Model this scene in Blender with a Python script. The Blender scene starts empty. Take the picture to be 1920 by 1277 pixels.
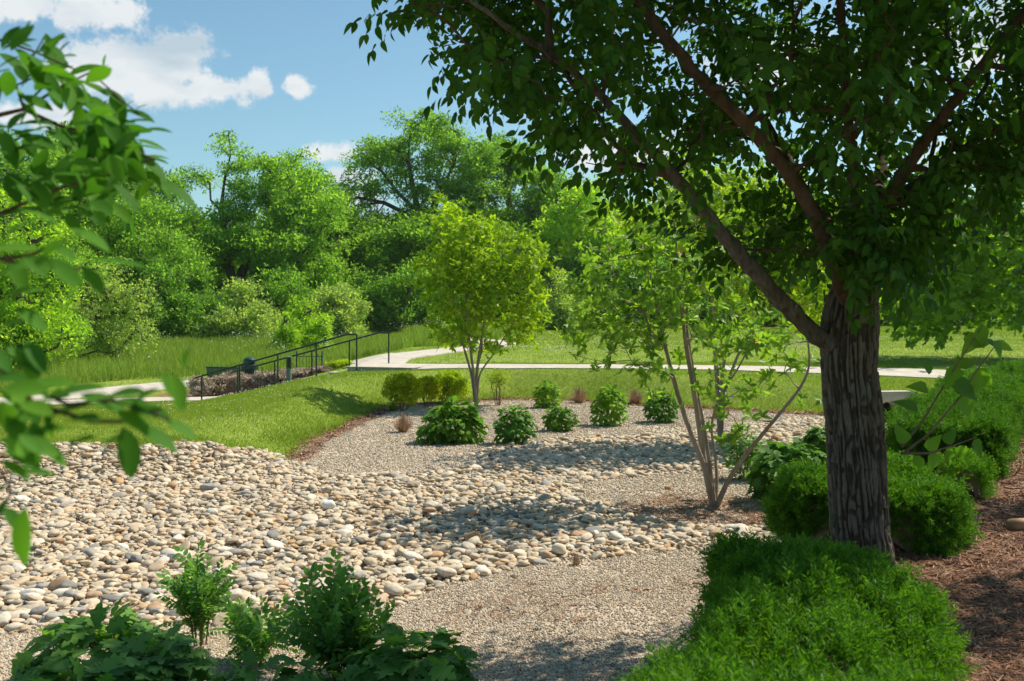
import bpy, bmesh, math, random
import numpy as np
from mathutils import Vector, noise as mnoise
RNG = np.random.default_rng(7); random.seed(7)
C = bpy.context.scene
COL = C.collection
F = 1867.0; CX = 960.0; HY = 578.0; CZ = 2.4      # focal length in photo pixels, horizon row, eye height

# ------------------------------------------------------------------ camera, sky, sun, exposure
cam_d = bpy.data.cameras.new('camera'); cam = bpy.data.objects.new('camera', cam_d); COL.objects.link(cam)
cam.location = (0, 0, CZ); cam.rotation_euler = (math.radians(90), 0, 0)
cam_d.sensor_width = 36; cam_d.lens = 35.0; cam_d.shift_y = -60.5/1920
cam_d.clip_start = 0.05; cam_d.clip_end = 3000
cam_d.dof.use_dof = True; cam_d.dof.focus_distance = 9.5; cam_d.dof.aperture_fstop = 5.0
C.camera = cam
SUNV = Vector((0.535, 0.29, 0.79)).normalized()
sd = bpy.data.lights.new('sun', 'SUN'); sd.energy = 4.6; sd.angle = math.radians(0.53); sd.color = (1.0, 0.91, 0.765)
so = bpy.data.objects.new('sun', sd); COL.objects.link(so)
so.rotation_euler = SUNV.to_track_quat('Z', 'Y').to_euler(); so.location = (20, 28, 60)
C.view_settings.view_transform = 'Standard'; C.view_settings.look = 'None'
C.view_settings.exposure = 0.55; C.view_settings.gamma = 1

W = bpy.data.worlds.new("World"); C.world = W; W.use_nodes = True
nt = W.node_tree; nt.nodes.clear()
def N(t, **k):
    n = nt.nodes.new(t)
    for a, b in k.items(): setattr(n, a, b)
    return n
def mth(op, a, b=None, c=None, clamp=False):
    n = nt.nodes.new('ShaderNodeMath'); n.operation = op; n.use_clamp = clamp
    for i, v in enumerate((a, b, c)):
        if v is None: continue
        if isinstance(v, (int, float)): n.inputs[i].default_value = v
        else: nt.links.new(v, n.inputs[i])
    return n.outputs[0]
sky = N('ShaderNodeTexSky', sky_type='NISHITA'); sky.sun_disc = False
sky.sun_elevation = math.asin(SUNV.z); sky.sun_rotation = math.atan2(SUNV.x, SUNV.y)
sky.air_density = 1.0; sky.dust_density = 0.9; sky.ozone_density = 1.6
bg1 = N('ShaderNodeBackground'); bg1.inputs[1].default_value = 0.092
tint = N('ShaderNodeMix', data_type='RGBA', blend_type='MULTIPLY'); tint.inputs[0].default_value = 1
tint.inputs[7].default_value = (0.84, 1.07, 1.02, 1)
nt.links.new(sky.outputs[0], tint.inputs[6]); nt.links.new(tint.outputs[2], bg1.inputs[0])
tc = N('ShaderNodeTexCoord'); sp = N('ShaderNodeSeparateXYZ'); nt.links.new(tc.outputs['Generated'], sp.inputs[0])
az = mth('ARCTAN2', sp.outputs[0], sp.outputs[1]); el = mth('ARCSINE', sp.outputs[2])
nz = N('ShaderNodeTexNoise'); nz.inputs['Scale'].default_value = 21; nz.inputs['Detail'].default_value = 11; nz.inputs['Roughness'].default_value = 0.66
nt.links.new(tc.outputs['Generated'], nz.inputs['Vector'])
nz3 = N('ShaderNodeTexNoise'); nz3.inputs['Scale'].default_value = 70; nz3.inputs['Detail'].default_value = 8; nz3.inputs['Roughness'].default_value = .65; nt.links.new(tc.outputs['Generated'], nz3.inputs['Vector'])
cover = None
for (px, py, rx, ry) in [(290, 118, 120, 66), (215, 110, 85, 44), (340, 92, 62, 46), (400, 165, 90, 34), (320, 170, 110, 30), (180, 140, 90, 40),
                         (485, 160, 26, 32), (553, 160, 26, 22), (40, 5, 80, 34), (170, 15, 90, 46), (625, 288, 70, 22), (655, 330, 60, 26),
                         (640, 375, 90, 34), (40, 215, 90, 22), (660, 430, 160, 40), (1180, 280, 120, 50), (1500, 120, 170, 60), (1860, 60, 160, 70), (1900, 280, 170, 60)]:
    a0 = math.atan2((px-CX)/F, 1); e0 = math.asin(((HY-py)/F)/math.sqrt(1+((px-CX)/F)**2+((HY-py)/F)**2))
    u = mth('MULTIPLY', mth('SUBTRACT', az, a0), F/rx*0.9); v = mth('MULTIPLY', mth('SUBTRACT', el, e0), F/ry)
    d = mth('SQRT', mth('ADD', mth('MULTIPLY', u, u), mth('MULTIPLY', v, v)))
    f = mth('SUBTRACT', 1.0, d)
    cover = f if cover is None else mth('MAXIMUM', cover, f)
dens = mth('ADD', cover, mth('ADD', mth('MULTIPLY', mth('SUBTRACT', nz.outputs[0], 0.44), 2.1), mth('MULTIPLY', mth('SUBTRACT', nz3.outputs[0], 0.5), 1.5)))
mr = N('ShaderNodeMapRange', interpolation_type='SMOOTHSTEP'); nt.links.new(dens, mr.inputs[0])
mr.inputs[1].default_value = 0.04; mr.inputs[2].default_value = 0.62
nz2 = N('ShaderNodeTexNoise'); nz2.inputs['Scale'].default_value = 9; nz2.inputs['Detail'].default_value = 5
mp = N('ShaderNodeMapping'); mp.inputs['Scale'].default_value = (1, 1, 3); nt.links.new(tc.outputs['Generated'], mp.inputs[0]); nt.links.new(mp.outputs[0], nz2.inputs['Vector'])
cr = N('ShaderNodeValToRGB'); nt.links.new(nz2.outputs[0], cr.inputs[0])  # cloud shading painted by noise, grey-blue against white
cr.color_ramp.elements[0].position = .36; cr.color_ramp.elements[0].color = (.56, .68, .77, 1)
cr.color_ramp.elements[1].position = .60; cr.color_ramp.elements[1].color = (.92, .95, .96, 1)
bg2 = N('ShaderNodeBackground'); bg2.inputs[1].default_value = 0.64; nt.links.new(cr.outputs[0], bg2.inputs[0])
ms = N('ShaderNodeMixShader'); out = N('ShaderNodeOutputWorld')
nt.links.new(mth('MULTIPLY', mr.outputs[0], 0.93), ms.inputs[0]); nt.links.new(bg1.outputs[0], ms.inputs[1]); nt.links.new(bg2.outputs[0], ms.inputs[2])
nt.links.new(ms.outputs[0], out.inputs[0])
C.render.engine = 'CYCLES'
C.cycles.max_bounces = 8; C.cycles.diffuse_bounces = 3; C.cycles.transmission_bounces = 4; C.cycles.transparent_max_bounces = 4
C.cycles.use_denoising = True

# ------------------------------------------------------------------ object helpers
def tag(o, label=None, cat=None, group=None, kind=None):
    if label: o['label'] = label
    if cat: o['category'] = cat
    if group: o['group'] = group
    if kind: o['kind'] = kind
    return o
def empty(name, loc, label, cat, group=None):
    o = bpy.data.objects.new(name, None); COL.objects.link(o); o.location = loc
    o.empty_display_size = .2
    return tag(o, label, cat, group)
def mesh(name, V, Fs, mats, smooth=False, mi=None):
    """Fs: list of (m,k) int arrays"""
    me = bpy.data.meshes.new(name); V = np.asarray(V, np.float32)
    Fs = [np.asarray(f, np.int32) for f in Fs if len(f)]
    me.vertices.add(len(V)); me.vertices.foreach_set('co', V.ravel())
    loops = np.concatenate([f.ravel() for f in Fs]); tot = np.concatenate([np.full(len(f), f.shape[1], np.int32) for f in Fs])
    start = np.concatenate([[0], np.cumsum(tot)[:-1]]).astype(np.int32)
    me.loops.add(len(loops)); me.loops.foreach_set('vertex_index', loops)
    me.polygons.add(len(tot)); me.polygons.foreach_set('loop_start', start)
    try: me.polygons.foreach_set('loop_total', tot)
    except Exception: pass
    if not isinstance(mats, (list, tuple)): mats = [mats]
    for m in mats: me.materials.append(m)
    if mi is not None: me.polygons.foreach_set('material_index', np.asarray(mi, np.int32))
    me.update(calc_edges=True)
    me.polygons.foreach_set('use_smooth', np.full(len(tot), bool(smooth)))
    return me
def link(name, me, parent=None, loc=None):
    o = bpy.data.objects.new(name, me); COL.objects.link(o)
    if parent is not None: o.parent = parent
    if loc is not None: o.location = loc
    return o
class MB:
    """collects pieces of geometry for one mesh"""
    def __init__(s): s.V = []; s.F = []; s.mi = []; s.n = 0
    def add(s, V, Fs, mi=0):
        if not isinstance(Fs, list): Fs = [Fs]
        s.V.append(np.asarray(V, np.float32))
        for f in Fs:
            if len(f): s.F.append(np.asarray(f)+s.n); s.mi.append(np.full(len(f), mi))
        s.n += len(V); return s
    def box(s, c, d, rz=0, mi=0, tilt=None):
        v = np.array([(x, y, z) for z in (-.5, .5) for y in (-.5, .5) for x in (-.5, .5)])*np.array(d)
        f = np.array([(0, 2, 3, 1), (4, 5, 7, 6), (0, 1, 5, 4), (2, 6, 7, 3), (0, 4, 6, 2), (1, 3, 7, 5)])
        c_, s_ = math.cos(rz), math.sin(rz)
        v = np.stack([v[:, 0]*c_-v[:, 1]*s_, v[:, 0]*s_+v[:, 1]*c_, v[:, 2]], 1)
        return s.add(v+np.array(c), f, mi)
    def tube(s, pts, r, k=8, mi=0, caps=True):
        pts = np.asarray(pts, float); n = len(pts); r = np.broadcast_to(r, (n,))
        par = np.arange(n)-1
        V, Fq = tubes(pts, par, r, k)
        s.add(V, Fq, mi)
        if caps:
            for e, i in ((0, 1), (n-1, n-2)):
                V2 = ring(pts[e], pts[e]-pts[i], r[e], k); s.add(V2, np.arange(k)[None, :], mi)
        return s
    def build(s, name, mats, parent=None, smooth=False, loc=None):
        off = np.zeros(3) if loc is None else np.array(loc)
        me = mesh(name, np.concatenate(s.V)-off, s.F, mats, smooth, np.concatenate(s.mi))
        return link(name, me, parent, loc)
def nrm(a): return a/np.maximum(np.linalg.norm(a, axis=-1, keepdims=True), 1e-9)
def ring(p, d, r, k):
    d = nrm(np.asarray(d, float)); ref = np.array([1, .37, .11]); 
    if abs(d@nrm(ref)) > .93: ref = np.array([.1, .2, 1.])
    u = nrm(np.cross(d, ref)); v = np.cross(d, u); a = np.arange(k)*2*math.pi/k
    return p+r*(np.cos(a)[:, None]*u+np.sin(a)[:, None]*v)
def tubes(P, par, R, k=6):
    """P nodes, par parent index (-1 root), R radii -> frustums per edge with shared ring frames"""
    P = np.asarray(P, float); par = np.asarray(par); R = np.asarray(R, float); n = len(P)
    e = np.where(par >= 0)[0]
    ed = np.zeros((n, 3)); ed[e] = nrm(P[e]-P[par[e]])
    main = np.full(n, -1); order = e[np.argsort(R[e])]
    main[par[order]] = order                      # last write = thickest child
    nd = ed.copy(); h = main >= 0; nd[h] += ed[main[h]]; nd = nrm(nd)
    ismain = main[par[e]] == e
    d0 = np.where(ismain[:, None], nd[par[e]], ed[e]); d1 = nd[e]
    r0 = np.where(ismain, R[par[e]], np.minimum(R[par[e]], R[e]*1.3)); r1 = R[e]
    a = np.arange(k)*2*math.pi/k; ca, sa = np.cos(a), np.sin(a)
    def rings(p, d, r):
        ref = np.tile(np.array([1, .37, .11]), (len(d), 1)); u = np.cross(d, ref)
        bad = np.linalg.norm(u, axis=1) < .35
        u[bad] = np.cross(d[bad], np.array([.1, .2, 1.])); u = nrm(u); v = np.cross(d, u)
        return p[:, None]+r[:, None, None]*(ca[None, :, None]*u[:, None]+sa[None, :, None]*v[:, None])
    A = rings(P[par[e]], d0, r0)
    # end ring uses the frame fallback of the same edge
    B = rings(P[e], d1, r1)
    m = len(e); V = np.concatenate([A, B], 1).reshape(-1, 3)
    i = np.arange(k); j = (i+1) % k
    q = np.stack([i, j, j+k, i+k], 1)
    Fq = (q[None]+(np.arange(m)*2*k)[:, None, None]).reshape(-1, 4)
    return V, Fq
def frames(d, n):
    d = nrm(d); x = nrm(np.cross(d, n)); z = np.cross(x, d)
    return np.stack([x, d, z], -1)               # columns X,Y,Z
def scatter(tV, tF, T, R, S):
    """instances of a template: returns merged V, list of F"""
    T = np.asarray(T, float); S = np.asarray(S, float)
    if S.ndim == 1: S = S[:, None]*np.ones(3)
    V = np.einsum('nij,nvj->nvi', R, tV[None]*S[:, None, :])+T[:, None]
    n = len(T); k = len(tV)
    return V.reshape(-1, 3), [(f[None]+(np.arange(n)*k)[:, None, None]).reshape(-1, f.shape[1]) for f in tF]
def rot_z(a):
    c, s = np.cos(a), np.sin(a); z = np.zeros_like(a); o = np.ones_like(a)
    return np.stack([np.stack([c, -s, z], -1), np.stack([s, c, z], -1), np.stack([z, z, o], -1)], -2)
def rand_dirs(n, up=0.0):
    v = RNG.normal(size=(n, 3)); v = nrm(v); v[:, 2] += up; return nrm(v)
# value noise
_perm = RNG.random((64, 64))
def vnoise(x, y, s=1.0, off=0):
    x = x/s+off*7.3; y = y/s+off*3.1
    xi = np.floor(x).astype(int); yi = np.floor(y).astype(int); fx = x-xi; fy = y-yi
    fx = fx*fx*(3-2*fx); fy = fy*fy*(3-2*fy)
    g = lambda a, b: _perm[a % 64, b % 64]
    return (g(xi, yi)*(1-fx)+g(xi+1, yi)*fx)*(1-fy)+(g(xi, yi+1)*(1-fx)+g(xi+1, yi+1)*fx)*fy-.5
def fbm(x, y, s=1.0, off=0): return vnoise(x, y, s, off)+.5*vnoise(x, y, s/2.1, off+1)+.25*vnoise(x, y, s/4.3, off+2)
def sstep(a, b, x): t = np.clip((x-a)/(b-a), 0, 1); return t*t*(3-2*t)
def sdist(poly, x, y):
    """signed distance to polygon, negative inside"""
    poly = np.asarray(poly, float); d = np.full(np.shape(x), 1e9); ins = np.zeros(np.shape(x), bool)
    for i in range(len(poly)):
        a = poly[i]; b = poly[(i+1) % len(poly)]; ex, ey = b-a; wx = x-a[0]; wy = y-a[1]
        t = np.clip((wx*ex+wy*ey)/(ex*ex+ey*ey+1e-12), 0, 1); d = np.minimum(d, np.hypot(wx-ex*t, wy-ey*t))
        c = ((a[1] > y) != (b[1] > y)) & (x < (b[0]-a[0])*(y-a[1])/(b[1]-a[1]+1e-12)+a[0]); ins ^= c
    return np.where(ins, -d, d)
def ldist(line, x, y):
    """distance to polyline and signed side (+ = right of travel)"""
    d = np.full(np.shape(x), 1e9); s = np.zeros(np.shape(x))
    for i in range(len(line)-1):
        a = np.array(line[i], float); b = np.array(line[i+1], float); ex, ey = b-a; wx = x-a[0]; wy = y-a[1]
        t = np.clip((wx*ex+wy*ey)/(ex*ex+ey*ey), 0, 1); q = np.hypot(wx-ex*t, wy-ey*t)
        side = np.sign(wx*ey-wy*ex); m = q < d; d = np.where(m, q, d); s = np.where(m, side, s)
    return d, d*s

# ------------------------------------------------------------------ the lie of the land
BASIN = [(-3.56, 16), (-3.7, 18), (-3.45, 20.2), (-3.2, 23.1), (-2.9, 24.7), (-1.5, 25.6), (-.15, 26.4), (1.67, 25.9), (3.2, 24.6), (5.5, 23.3), (7.2, 22.4), (7.7, 20.9),
         (6.6, 17.5), (4.3, 13.6), (2.9, 11.2), (1.75, 8.6), (.9, 6.8), (.3, 5.2), (.0, 3), (-.5, 0), (-12, -1), (-18, 6), (-15, 10.5), (-8, 12.2), (-5, 13.4), (-3.7, 14.8)]
HLINE = [(-.6, -3), (0.5, 1.5), (1.35, 4.0), (2.2, 6.2), (3.1, 8.0), (4.8, 11.2), (6.6, 14.2), (8.6, 17), (11.5, 20.5), (16, 25)]
def H(x, y):
    x = np.asarray(x, float); y = np.asarray(y, float)
    left = np.interp(y, [0, 6, 10, 12, 15, 17, 24, 29, 33, 50, 75, 100, 400], [.1, .05, .1, .2, .35, .3, -.1, -.45, -.55, -.3, .3, .6, 2])
    right = np.interp(y, [0, 8, 14, 20, 25, 27.3, 60, 100, 400], [.3, .3, .3, .42, .6, .7, .7, .75, 2])
    t = .7*np.clip((x+9.4)/4.9, 0, 1)+.3*sstep(-9.4, -4.4, x)
    h = left+(right-left)*t+.05*fbm(x, y, 5.0)*sstep(0, 2, np.abs(y-29))
    h = h-.22*np.exp(-((x+4.3)/1.5)**2-((y-27.85)/.5)**2)-.1*np.exp(-((x+6.4)/1.3)**2-((y-28.6)/.5)**2)
    sb = sdist(BASIN, x, y); b = sstep(-.1, 1.7, sb)
    floor = .03*fbm(x, y, 2.5, 5)
    h = floor*(1-b)+h*b
    _, s = ldist(HLINE, x, y)
    r = sstep(-1.5, -.2, s)
    h = h*(1-r)+(.7+.02*fbm(x, y, 1.2, 9))*r
    return h
def G(px, py, it=60):
    px = np.asarray(px, float); py = np.asarray(py, float); Y = 2.0*F/(py-HY)
    for _ in range(it):
        z = H((px-CX)/F*Y, Y); Y = .5*Y+.5*(CZ-z)*F/(py-HY)
    x = (px-CX)/F*Y; return np.stack([x, Y, H(x, Y)], -1)
def at(px, py, Y): return np.array([(px-CX)/F*Y, Y, CZ+(HY-py)/F*Y])
def gz(x, y): return float(H(np.array([x]), np.array([y]))[0])
PEB_PX = [(-260, 842), (-100, 838), (0, 836), (150, 834), (260, 838), (330, 830), (400, 832), (440, 842), (490, 846), (520, 856), (560, 870), (605, 886), (660, 893), (760, 890), (850, 880), (885, 858), (940, 838), (1050, 824),
          (1250, 815), (1390, 804), (1480, 790), (1560, 784), (1720, 780), (1720, 800), (1600, 822), (1500, 848), (1430, 868), (1330, 884), (1200, 893), (1120, 904), (1085, 914), (1088, 932), (1125, 952),
          (1200, 974), (1300, 990), (1470, 988), (1520, 1005), (1500, 1030), (1330, 1034), (1240, 1032), (1180, 1040), (1100, 1050), (1000, 1058), (925, 1078), (870, 1092), (790, 1112), (720, 1135),
          (600, 1160), (430, 1168), (300, 1172), (180, 1174), (80, 1180), (0, 1190), (-150, 1205), (-400, 1200)]
_p = np.array(PEB_PX, float); PEB = G(_p[:, 0], _p[:, 1])[:, :2]
LAWNTOP = None
WALK = [(-3.0, 29.2), (0, 29.0), (6, 28.2), (11, 26.4), (17, 23.6), (26, 20)]
SLANT = [(-4.2, 30.0), (-4.3, 33), (-2.9, 38.7), (-.7, 45), (-.7, 49.5), (-2.8, 56), (-6, 65), (-10, 76)]
LOWP = [(-30, 22), (-18, 27), (-13.6, 30.6), (-11.0, 31.8), (-9.3, 32.0)]
UPP = [(-17.5, 27.8), (-14.8, 33.6), (-13.2, 37.0), (-10.8, 38.7), (-8, 39.2), (-5.6, 37.0), (-4.8, 33.0)]
PATHS = [(WALK, 1.05), (SLANT, .95), (LOWP, 1.15), (UPP, 1.25)]
def sd_path(x, y):
    d = np.full(np.shape(x), 1e9)
    for ln, w in PATHS: d = np.minimum(d, ldist(ln, x, y)[0]-w)
    return d
BED = [(-12.2, 33.2), (-9.6, 33.0), (-7.6, 32.2), (-5.9, 31.2), (-5.9, 33), (-6.6, 36.2), (-8.2, 37.4), (-10.6, 37.0), (-12.0, 35.0)]
MEADOW = [(-80, 30), (-30, 26), (-19, 31.5), (-16.6, 35.5), (-15.0, 39.5), (-11.5, 41.6), (-8, 42), (-4.4, 41.2), (-2.2, 47), (-2.0, 50), (-.5, 52.5), (.5, 100), (-80, 110)]

# ------------------------------------------------------------------ materials
def newmat(name):
    m = bpy.data.materials.new(name); m.use_nodes = True; t = m.node_tree; t.nodes.clear()
    o = t.nodes.new('ShaderNodeOutputMaterial'); return m, t, o
def ramp(t, fac, stops, interp='LINEAR'):
    r = t.nodes.new('ShaderNodeValToRGB'); r.color_ramp.interpolation = interp; e = r.color_ramp.elements
    while len(e) < len(stops): e.new(.5)
    for k, (p, c) in enumerate(stops): e[k].position = p; e[k].color = (*c, 1)
    t.links.new(fac, r.inputs[0]); return r.outputs[0]
def tnoise(t, scale, detail=4, rough=.55, vec=None):
    n = t.nodes.new('ShaderNodeTexNoise'); n.inputs['Scale'].default_value = scale; n.inputs['Detail'].default_value = detail; n.inputs['Roughness'].default_value = rough
    if vec is not None: t.links.new(vec, n.inputs['Vector'])
    return n.outputs[0]
def geo(t): return t.nodes.new('ShaderNodeNewGeometry')
def tmix(t, fac, a, b, bt='MIX'):
    n = t.nodes.new('ShaderNodeMix'); n.data_type = 'RGBA'; n.blend_type = bt
    for i, v in ((0, fac), (6, a), (7, b)):
        if isinstance(v, (int, float)): n.inputs[i].default_value = v
        elif isinstance(v, tuple): n.inputs[i].default_value = (*v, 1)
        else: t.links.new(v, n.inputs[i])
    return n.outputs[2]
def tmath(t, op, a, b=0.0, clamp=False):
    n = t.nodes.new('ShaderNodeMath'); n.operation = op; n.use_clamp = clamp
    for i, v in enumerate((a, b)):
        if isinstance(v, (int, float)): n.inputs[i].default_value = v
        else: t.links.new(v, n.inputs[i])
    return n.outputs[0]
def smap(t, v, a, b):
    n = t.nodes.new('ShaderNodeMapRange'); n.interpolation_type = 'SMOOTHSTEP'; t.links.new(v, n.inputs[0]); n.inputs[1].default_value = a; n.inputs[2].default_value = b; return n.outputs[0]
def prin(t, col, rough=.8, spec=.3, bump=None, bstr=.5, bdist=.02, metal=0):
    p = t.nodes.new('ShaderNodeBsdfPrincipled')
    if isinstance(col, tuple): p.inputs['Base Color'].default_value = (*col, 1)
    else: t.links.new(col, p.inputs['Base Color'])
    p.inputs['Roughness'].default_value = rough; p.inputs['Specular IOR Level'].default_value = spec; p.inputs['Metallic'].default_value = metal
    if bump is not None:
        b = t.nodes.new('ShaderNodeBump'); b.inputs['Strength'].default_value = bstr; b.inputs['Distance'].default_value = bdist
        t.links.new(bump, b.inputs['Height']); t.links.new(b.outputs[0], p.inputs['Normal'])
    return p.outputs[0]
def leafmat(name, dark, mid, light, tr=.38, rough=.42, spec=.35, trc=None, gain=1.0, ns=.9, ri=.62):
    """leaf: colour varies from leaf to leaf and from patch to patch, lets light through"""
    dark, mid, light = [tuple(v*gain for v in c_) for c_ in (dark, mid, light)]; spec *= .45; rough = min(.7, rough+.1)
    m, t, o = newmat(name); g = geo(t)
    n = tnoise(t, ns, 3, vec=g.outputs['Position'])
    f = tmath(t, 'ADD', tmath(t, 'MULTIPLY', g.outputs['Random Per Island'], ri), tmath(t, 'MULTIPLY', n, 1.04-ri))
    oi = t.nodes.new('ShaderNodeObjectInfo'); f = tmath(t, 'ADD', f, tmath(t, 'MULTIPLY', tmath(t, 'SUBTRACT', oi.outputs['Random'], .5), .22))
    col = ramp(t, f, [(.12, dark), (.5, mid), (.86, light)])
    p = prin(t, col, rough, spec)
    tl = t.nodes.new('ShaderNodeBsdfTranslucent')
    tcol = tmix(t, 1.0, col, trc or (1.5, 1.65, .45), 'MULTIPLY')
    t.links.new(tcol, tl.inputs[0])
    mx = t.nodes.new('ShaderNodeMixShader'); mx.inputs[0].default_value = tr
    t.links.new(p, mx.inputs[1]); t.links.new(tl.outputs[0], mx.inputs[2]); t.links.new(mx.outputs[0], o.inputs[0]); return m
def barkmat(name, c1, c2, sc=14, stretch=.22, bs=.7, bd=.02):
    m, t, o = newmat(name); g = geo(t); mp = t.nodes.new('ShaderNodeMapping'); mp.inputs['Scale'].default_value = (1, 1, stretch)
    t.links.new(g.outputs['Position'], mp.inputs[0]); n = tnoise(t, sc, 6, .65, mp.outputs[0]); n2 = tnoise(t, 2.3, 3, vec=g.outputs['Position'])
    col = ramp(t, tmath(t, 'ADD', tmath(t, 'MULTIPLY', n, .7), tmath(t, 'MULTIPLY', n2, .3)), [(.3, c1), (.68, c2)])
    t.links.new(prin(t, col, .9, .15, n, bs, bd), o.inputs[0]); return m
def plain(name, c, rough=.6, spec=.4, metal=0, var=.15, sc=6):
    m, t, o = newmat(name); g = geo(t); n = tnoise(t, sc, 4, vec=g.outputs['Position'])
    col = ramp(t, n, [(.3, tuple(v*(1-var) for v in c)), (.7, tuple(min(1, v*(1+var)) for v in c))])
    t.links.new(prin(t, col, rough, spec, n, .15, .003, metal), o.inputs[0]); return m
def islandmat(name, stops, rough=.75, spec=.25, objrand=False, bump=True, interp='LINEAR'):
    m, t, o = newmat(name); g = geo(t)
    f = g.outputs['Random Per Island']
    if objrand: f = t.nodes.new('ShaderNodeObjectInfo').outputs['Random']
    col = ramp(t, f, stops, interp)
    n = tnoise(t, 30, 5, .6, g.outputs['Position']); n2 = tnoise(t, 9, 2, .5, g.outputs['Position'])
    col = tmix(t, smap(t, n, .3, .75), col, tmix(t, 1.0, col, (.74, .72, .70), 'MULTIPLY'))
    col = tmix(t, tmath(t, 'MULTIPLY', smap(t, n2, .5, .75), .35), col, (.42, .31, .2))
    t.links.new(prin(t, col, rough, spec, n if bump else None, .35, .006), o.inputs[0]); return m

M = {}
STONES = [(0, (.27, .25, .21)), (.07, (.38, .345, .28)), (.18, (.50, .43, .325)), (.40, (.56, .465, .33)), (.56, (.64, .54, .39)), (.68, (.54, .40, .25)), (.78, (.64, .54, .40)), (.89, (.52, .32, .16)), (.94, (.32, .31, .29)), (1, (.71, .64, .52))]
M['stone'] = islandmat('river stone', STONES)
M['stone_obj'] = islandmat('river stone single', STONES, objrand=True)
M['gravelbit'] = islandmat('gravel chips', [(0, (.26, .23, .19)), (.3, (.48, .41, .31)), (.6, (.66, .57, .43)), (.85, (.52, .38, .25)), (1, (.78, .72, .60))], bump=False)
M['needle'] = islandmat('pine straw', [(0, (.10, .045, .025)), (.4, (.22, .10, .052)), (.75, (.36, .185, .10)), (1, (.48, .29, .175))], bump=False)
M['orange_stone'] = plain('orange sandstone', (.50, .27, .12), .8, .2)
M['white_stone'] = plain('white limestone', (.72, .70, .66), .8, .2)
M['brown_stone'] = plain('brown stone', (.40, .24, .14), .8, .2)
m, t, o = newmat('path concrete'); g = geo(t); n = tnoise(t, 2.5, 5, .65, g.outputs['Position']); sx_ = t.nodes.new('ShaderNodeSeparateXYZ'); t.links.new(g.outputs['Position'], sx_.inputs[0])
jt = tmath(t, 'LESS_THAN', tmath(t, 'FRACT', tmath(t, 'MULTIPLY', tmath(t, 'ADD', sx_.outputs[0], tmath(t, 'MULTIPLY', sx_.outputs[1], .55)), .62)), .022)
cc = ramp(t, n, [(.3, (.40, .36, .30)), (.7, (.56, .51, .44))]); cc = tmix(t, tmath(t, 'MULTIPLY', jt, .6), cc, (.18, .16, .13))
t.links.new(prin(t, cc, .9, .15, n, .15, .003), o.inputs[0]); M['concrete'] = m
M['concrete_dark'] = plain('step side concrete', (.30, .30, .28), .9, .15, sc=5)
M['hole_shade'] = plain('painted hole shade', (.02, .02, .02), .9, .1)  # near-black colour painted for the shade inside openings
M['rail'] = plain('black green painted steel', (.012, .022, .020), .45, .5)
M['green_metal'] = plain('green coated steel', (.012, .06, .048), .4, .5)
M['bollard'] = plain('grey green bollard paint', (.12, .17, .15), .5, .4)
M['bollard_top'] = plain('dark louvre', (.02, .03, .045), .4, .5)
M['bark_big'] = barkmat('furrowed grey brown bark', (.028, .022, .017), (.18, .145, .115), 30, .22, 1.0, .02)
M['bark_limb'] = barkmat('brown limb bark', (.035, .022, .016), (.13, .080, .055), 18, .3, .6, .01)
M['bark_pale'] = barkmat('pale smooth grey bark', (.17, .135, .10), (.34, .28, .22), 12, .4, .3, .005)
M['bark_bg'] = barkmat('dark trunk bark', (.045, .038, .03), (.17, .15, .12), 3, .3, .5, .03)
M['twig'] = barkmat('brown twigs', (.12, .08, .05), (.27, .19, .13), 20, .5, .3, .004)
M['L_big'] = leafmat('dark green broad leaf', (.028, .075, .010), (.046, .115, .014), (.078, .165, .020), .46, .38, .3)
M['L_mid'] = leafmat('bright yellow green magnolia leaf', (.115, .215, .018), (.235, .365, .026), (.44, .53, .04), .46, .38, .3)
M['L_multi'] = leafmat('green magnolia leaf', (.095, .185, .034), (.165, .29, .046), (.28, .42, .06), .46, .33, .45)
M['L_oak'] = leafmat('bright oak leaf', (.10, .20, .016), (.17, .31, .024), (.28, .42, .035), .48, .42, .3)
M['L_bg1'] = leafmat('background leaf fresh green', (.075, .150, .028), (.125, .230, .042), (.20, .32, .062), .56, .55, .15, trc=(2.0, 2.1, .7), gain=1.32)
M['L_bg2'] = leafmat('background leaf deep green', (.060, .128, .028), (.098, .19, .040), (.155, .27, .055), .56, .55, .15, trc=(2.0, 2.1, .7), gain=1.32)
M['L_bg3'] = leafmat('background leaf yellow green', (.105, .185, .022), (.175, .285, .034), (.28, .39, .05), .56, .55, .15, trc=(2.0, 2.1, .7), gain=1.32)
M['L_bg4'] = leafmat('background leaf olive silver', (.12, .17, .06), (.19, .26, .09), (.31, .38, .16), .56, .55, .15, trc=(2.0, 2.1, .7), gain=1.32)
M['L_hyd'] = leafmat('hydrangea leaf bright', (.065, .155, .020), (.11, .24, .030), (.21, .36, .045), .38, .42, .3)
M['L_hydb'] = leafmat('hydrangea leaf fresh', (.10, .21, .020), (.16, .31, .030), (.27, .43, .05), .42, .42, .3)
M['L_front'] = leafmat('brightened hydrangea leaf', (.07, .165, .036), (.115, .25, .05), (.19, .36, .07), .40, .42, .35)  # hydrangea green raised to lift the front shrubs, standing in for fill light
M['L_hydd'] = leafmat('hydrangea leaf deep', (.055, .135, .028), (.09, .21, .038), (.15, .31, .055), .42, .42, .35)
M['L_yel'] = leafmat('gold shrub leaf', (.20, .25, .014), (.36, .38, .018), (.58, .52, .025), .42, .5, .25, gain=1.3)
M['L_yelg'] = leafmat('gold green shrub leaf', (.15, .22, .014), (.25, .33, .018), (.40, .44, .025), .42, .5, .25, gain=1.3)
M['L_yew'] = leafmat('yew needle', (.032, .092, .012), (.070, .18, .014), (.17, .33, .020), .38, .45, .3, ns=11, ri=.3)
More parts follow.
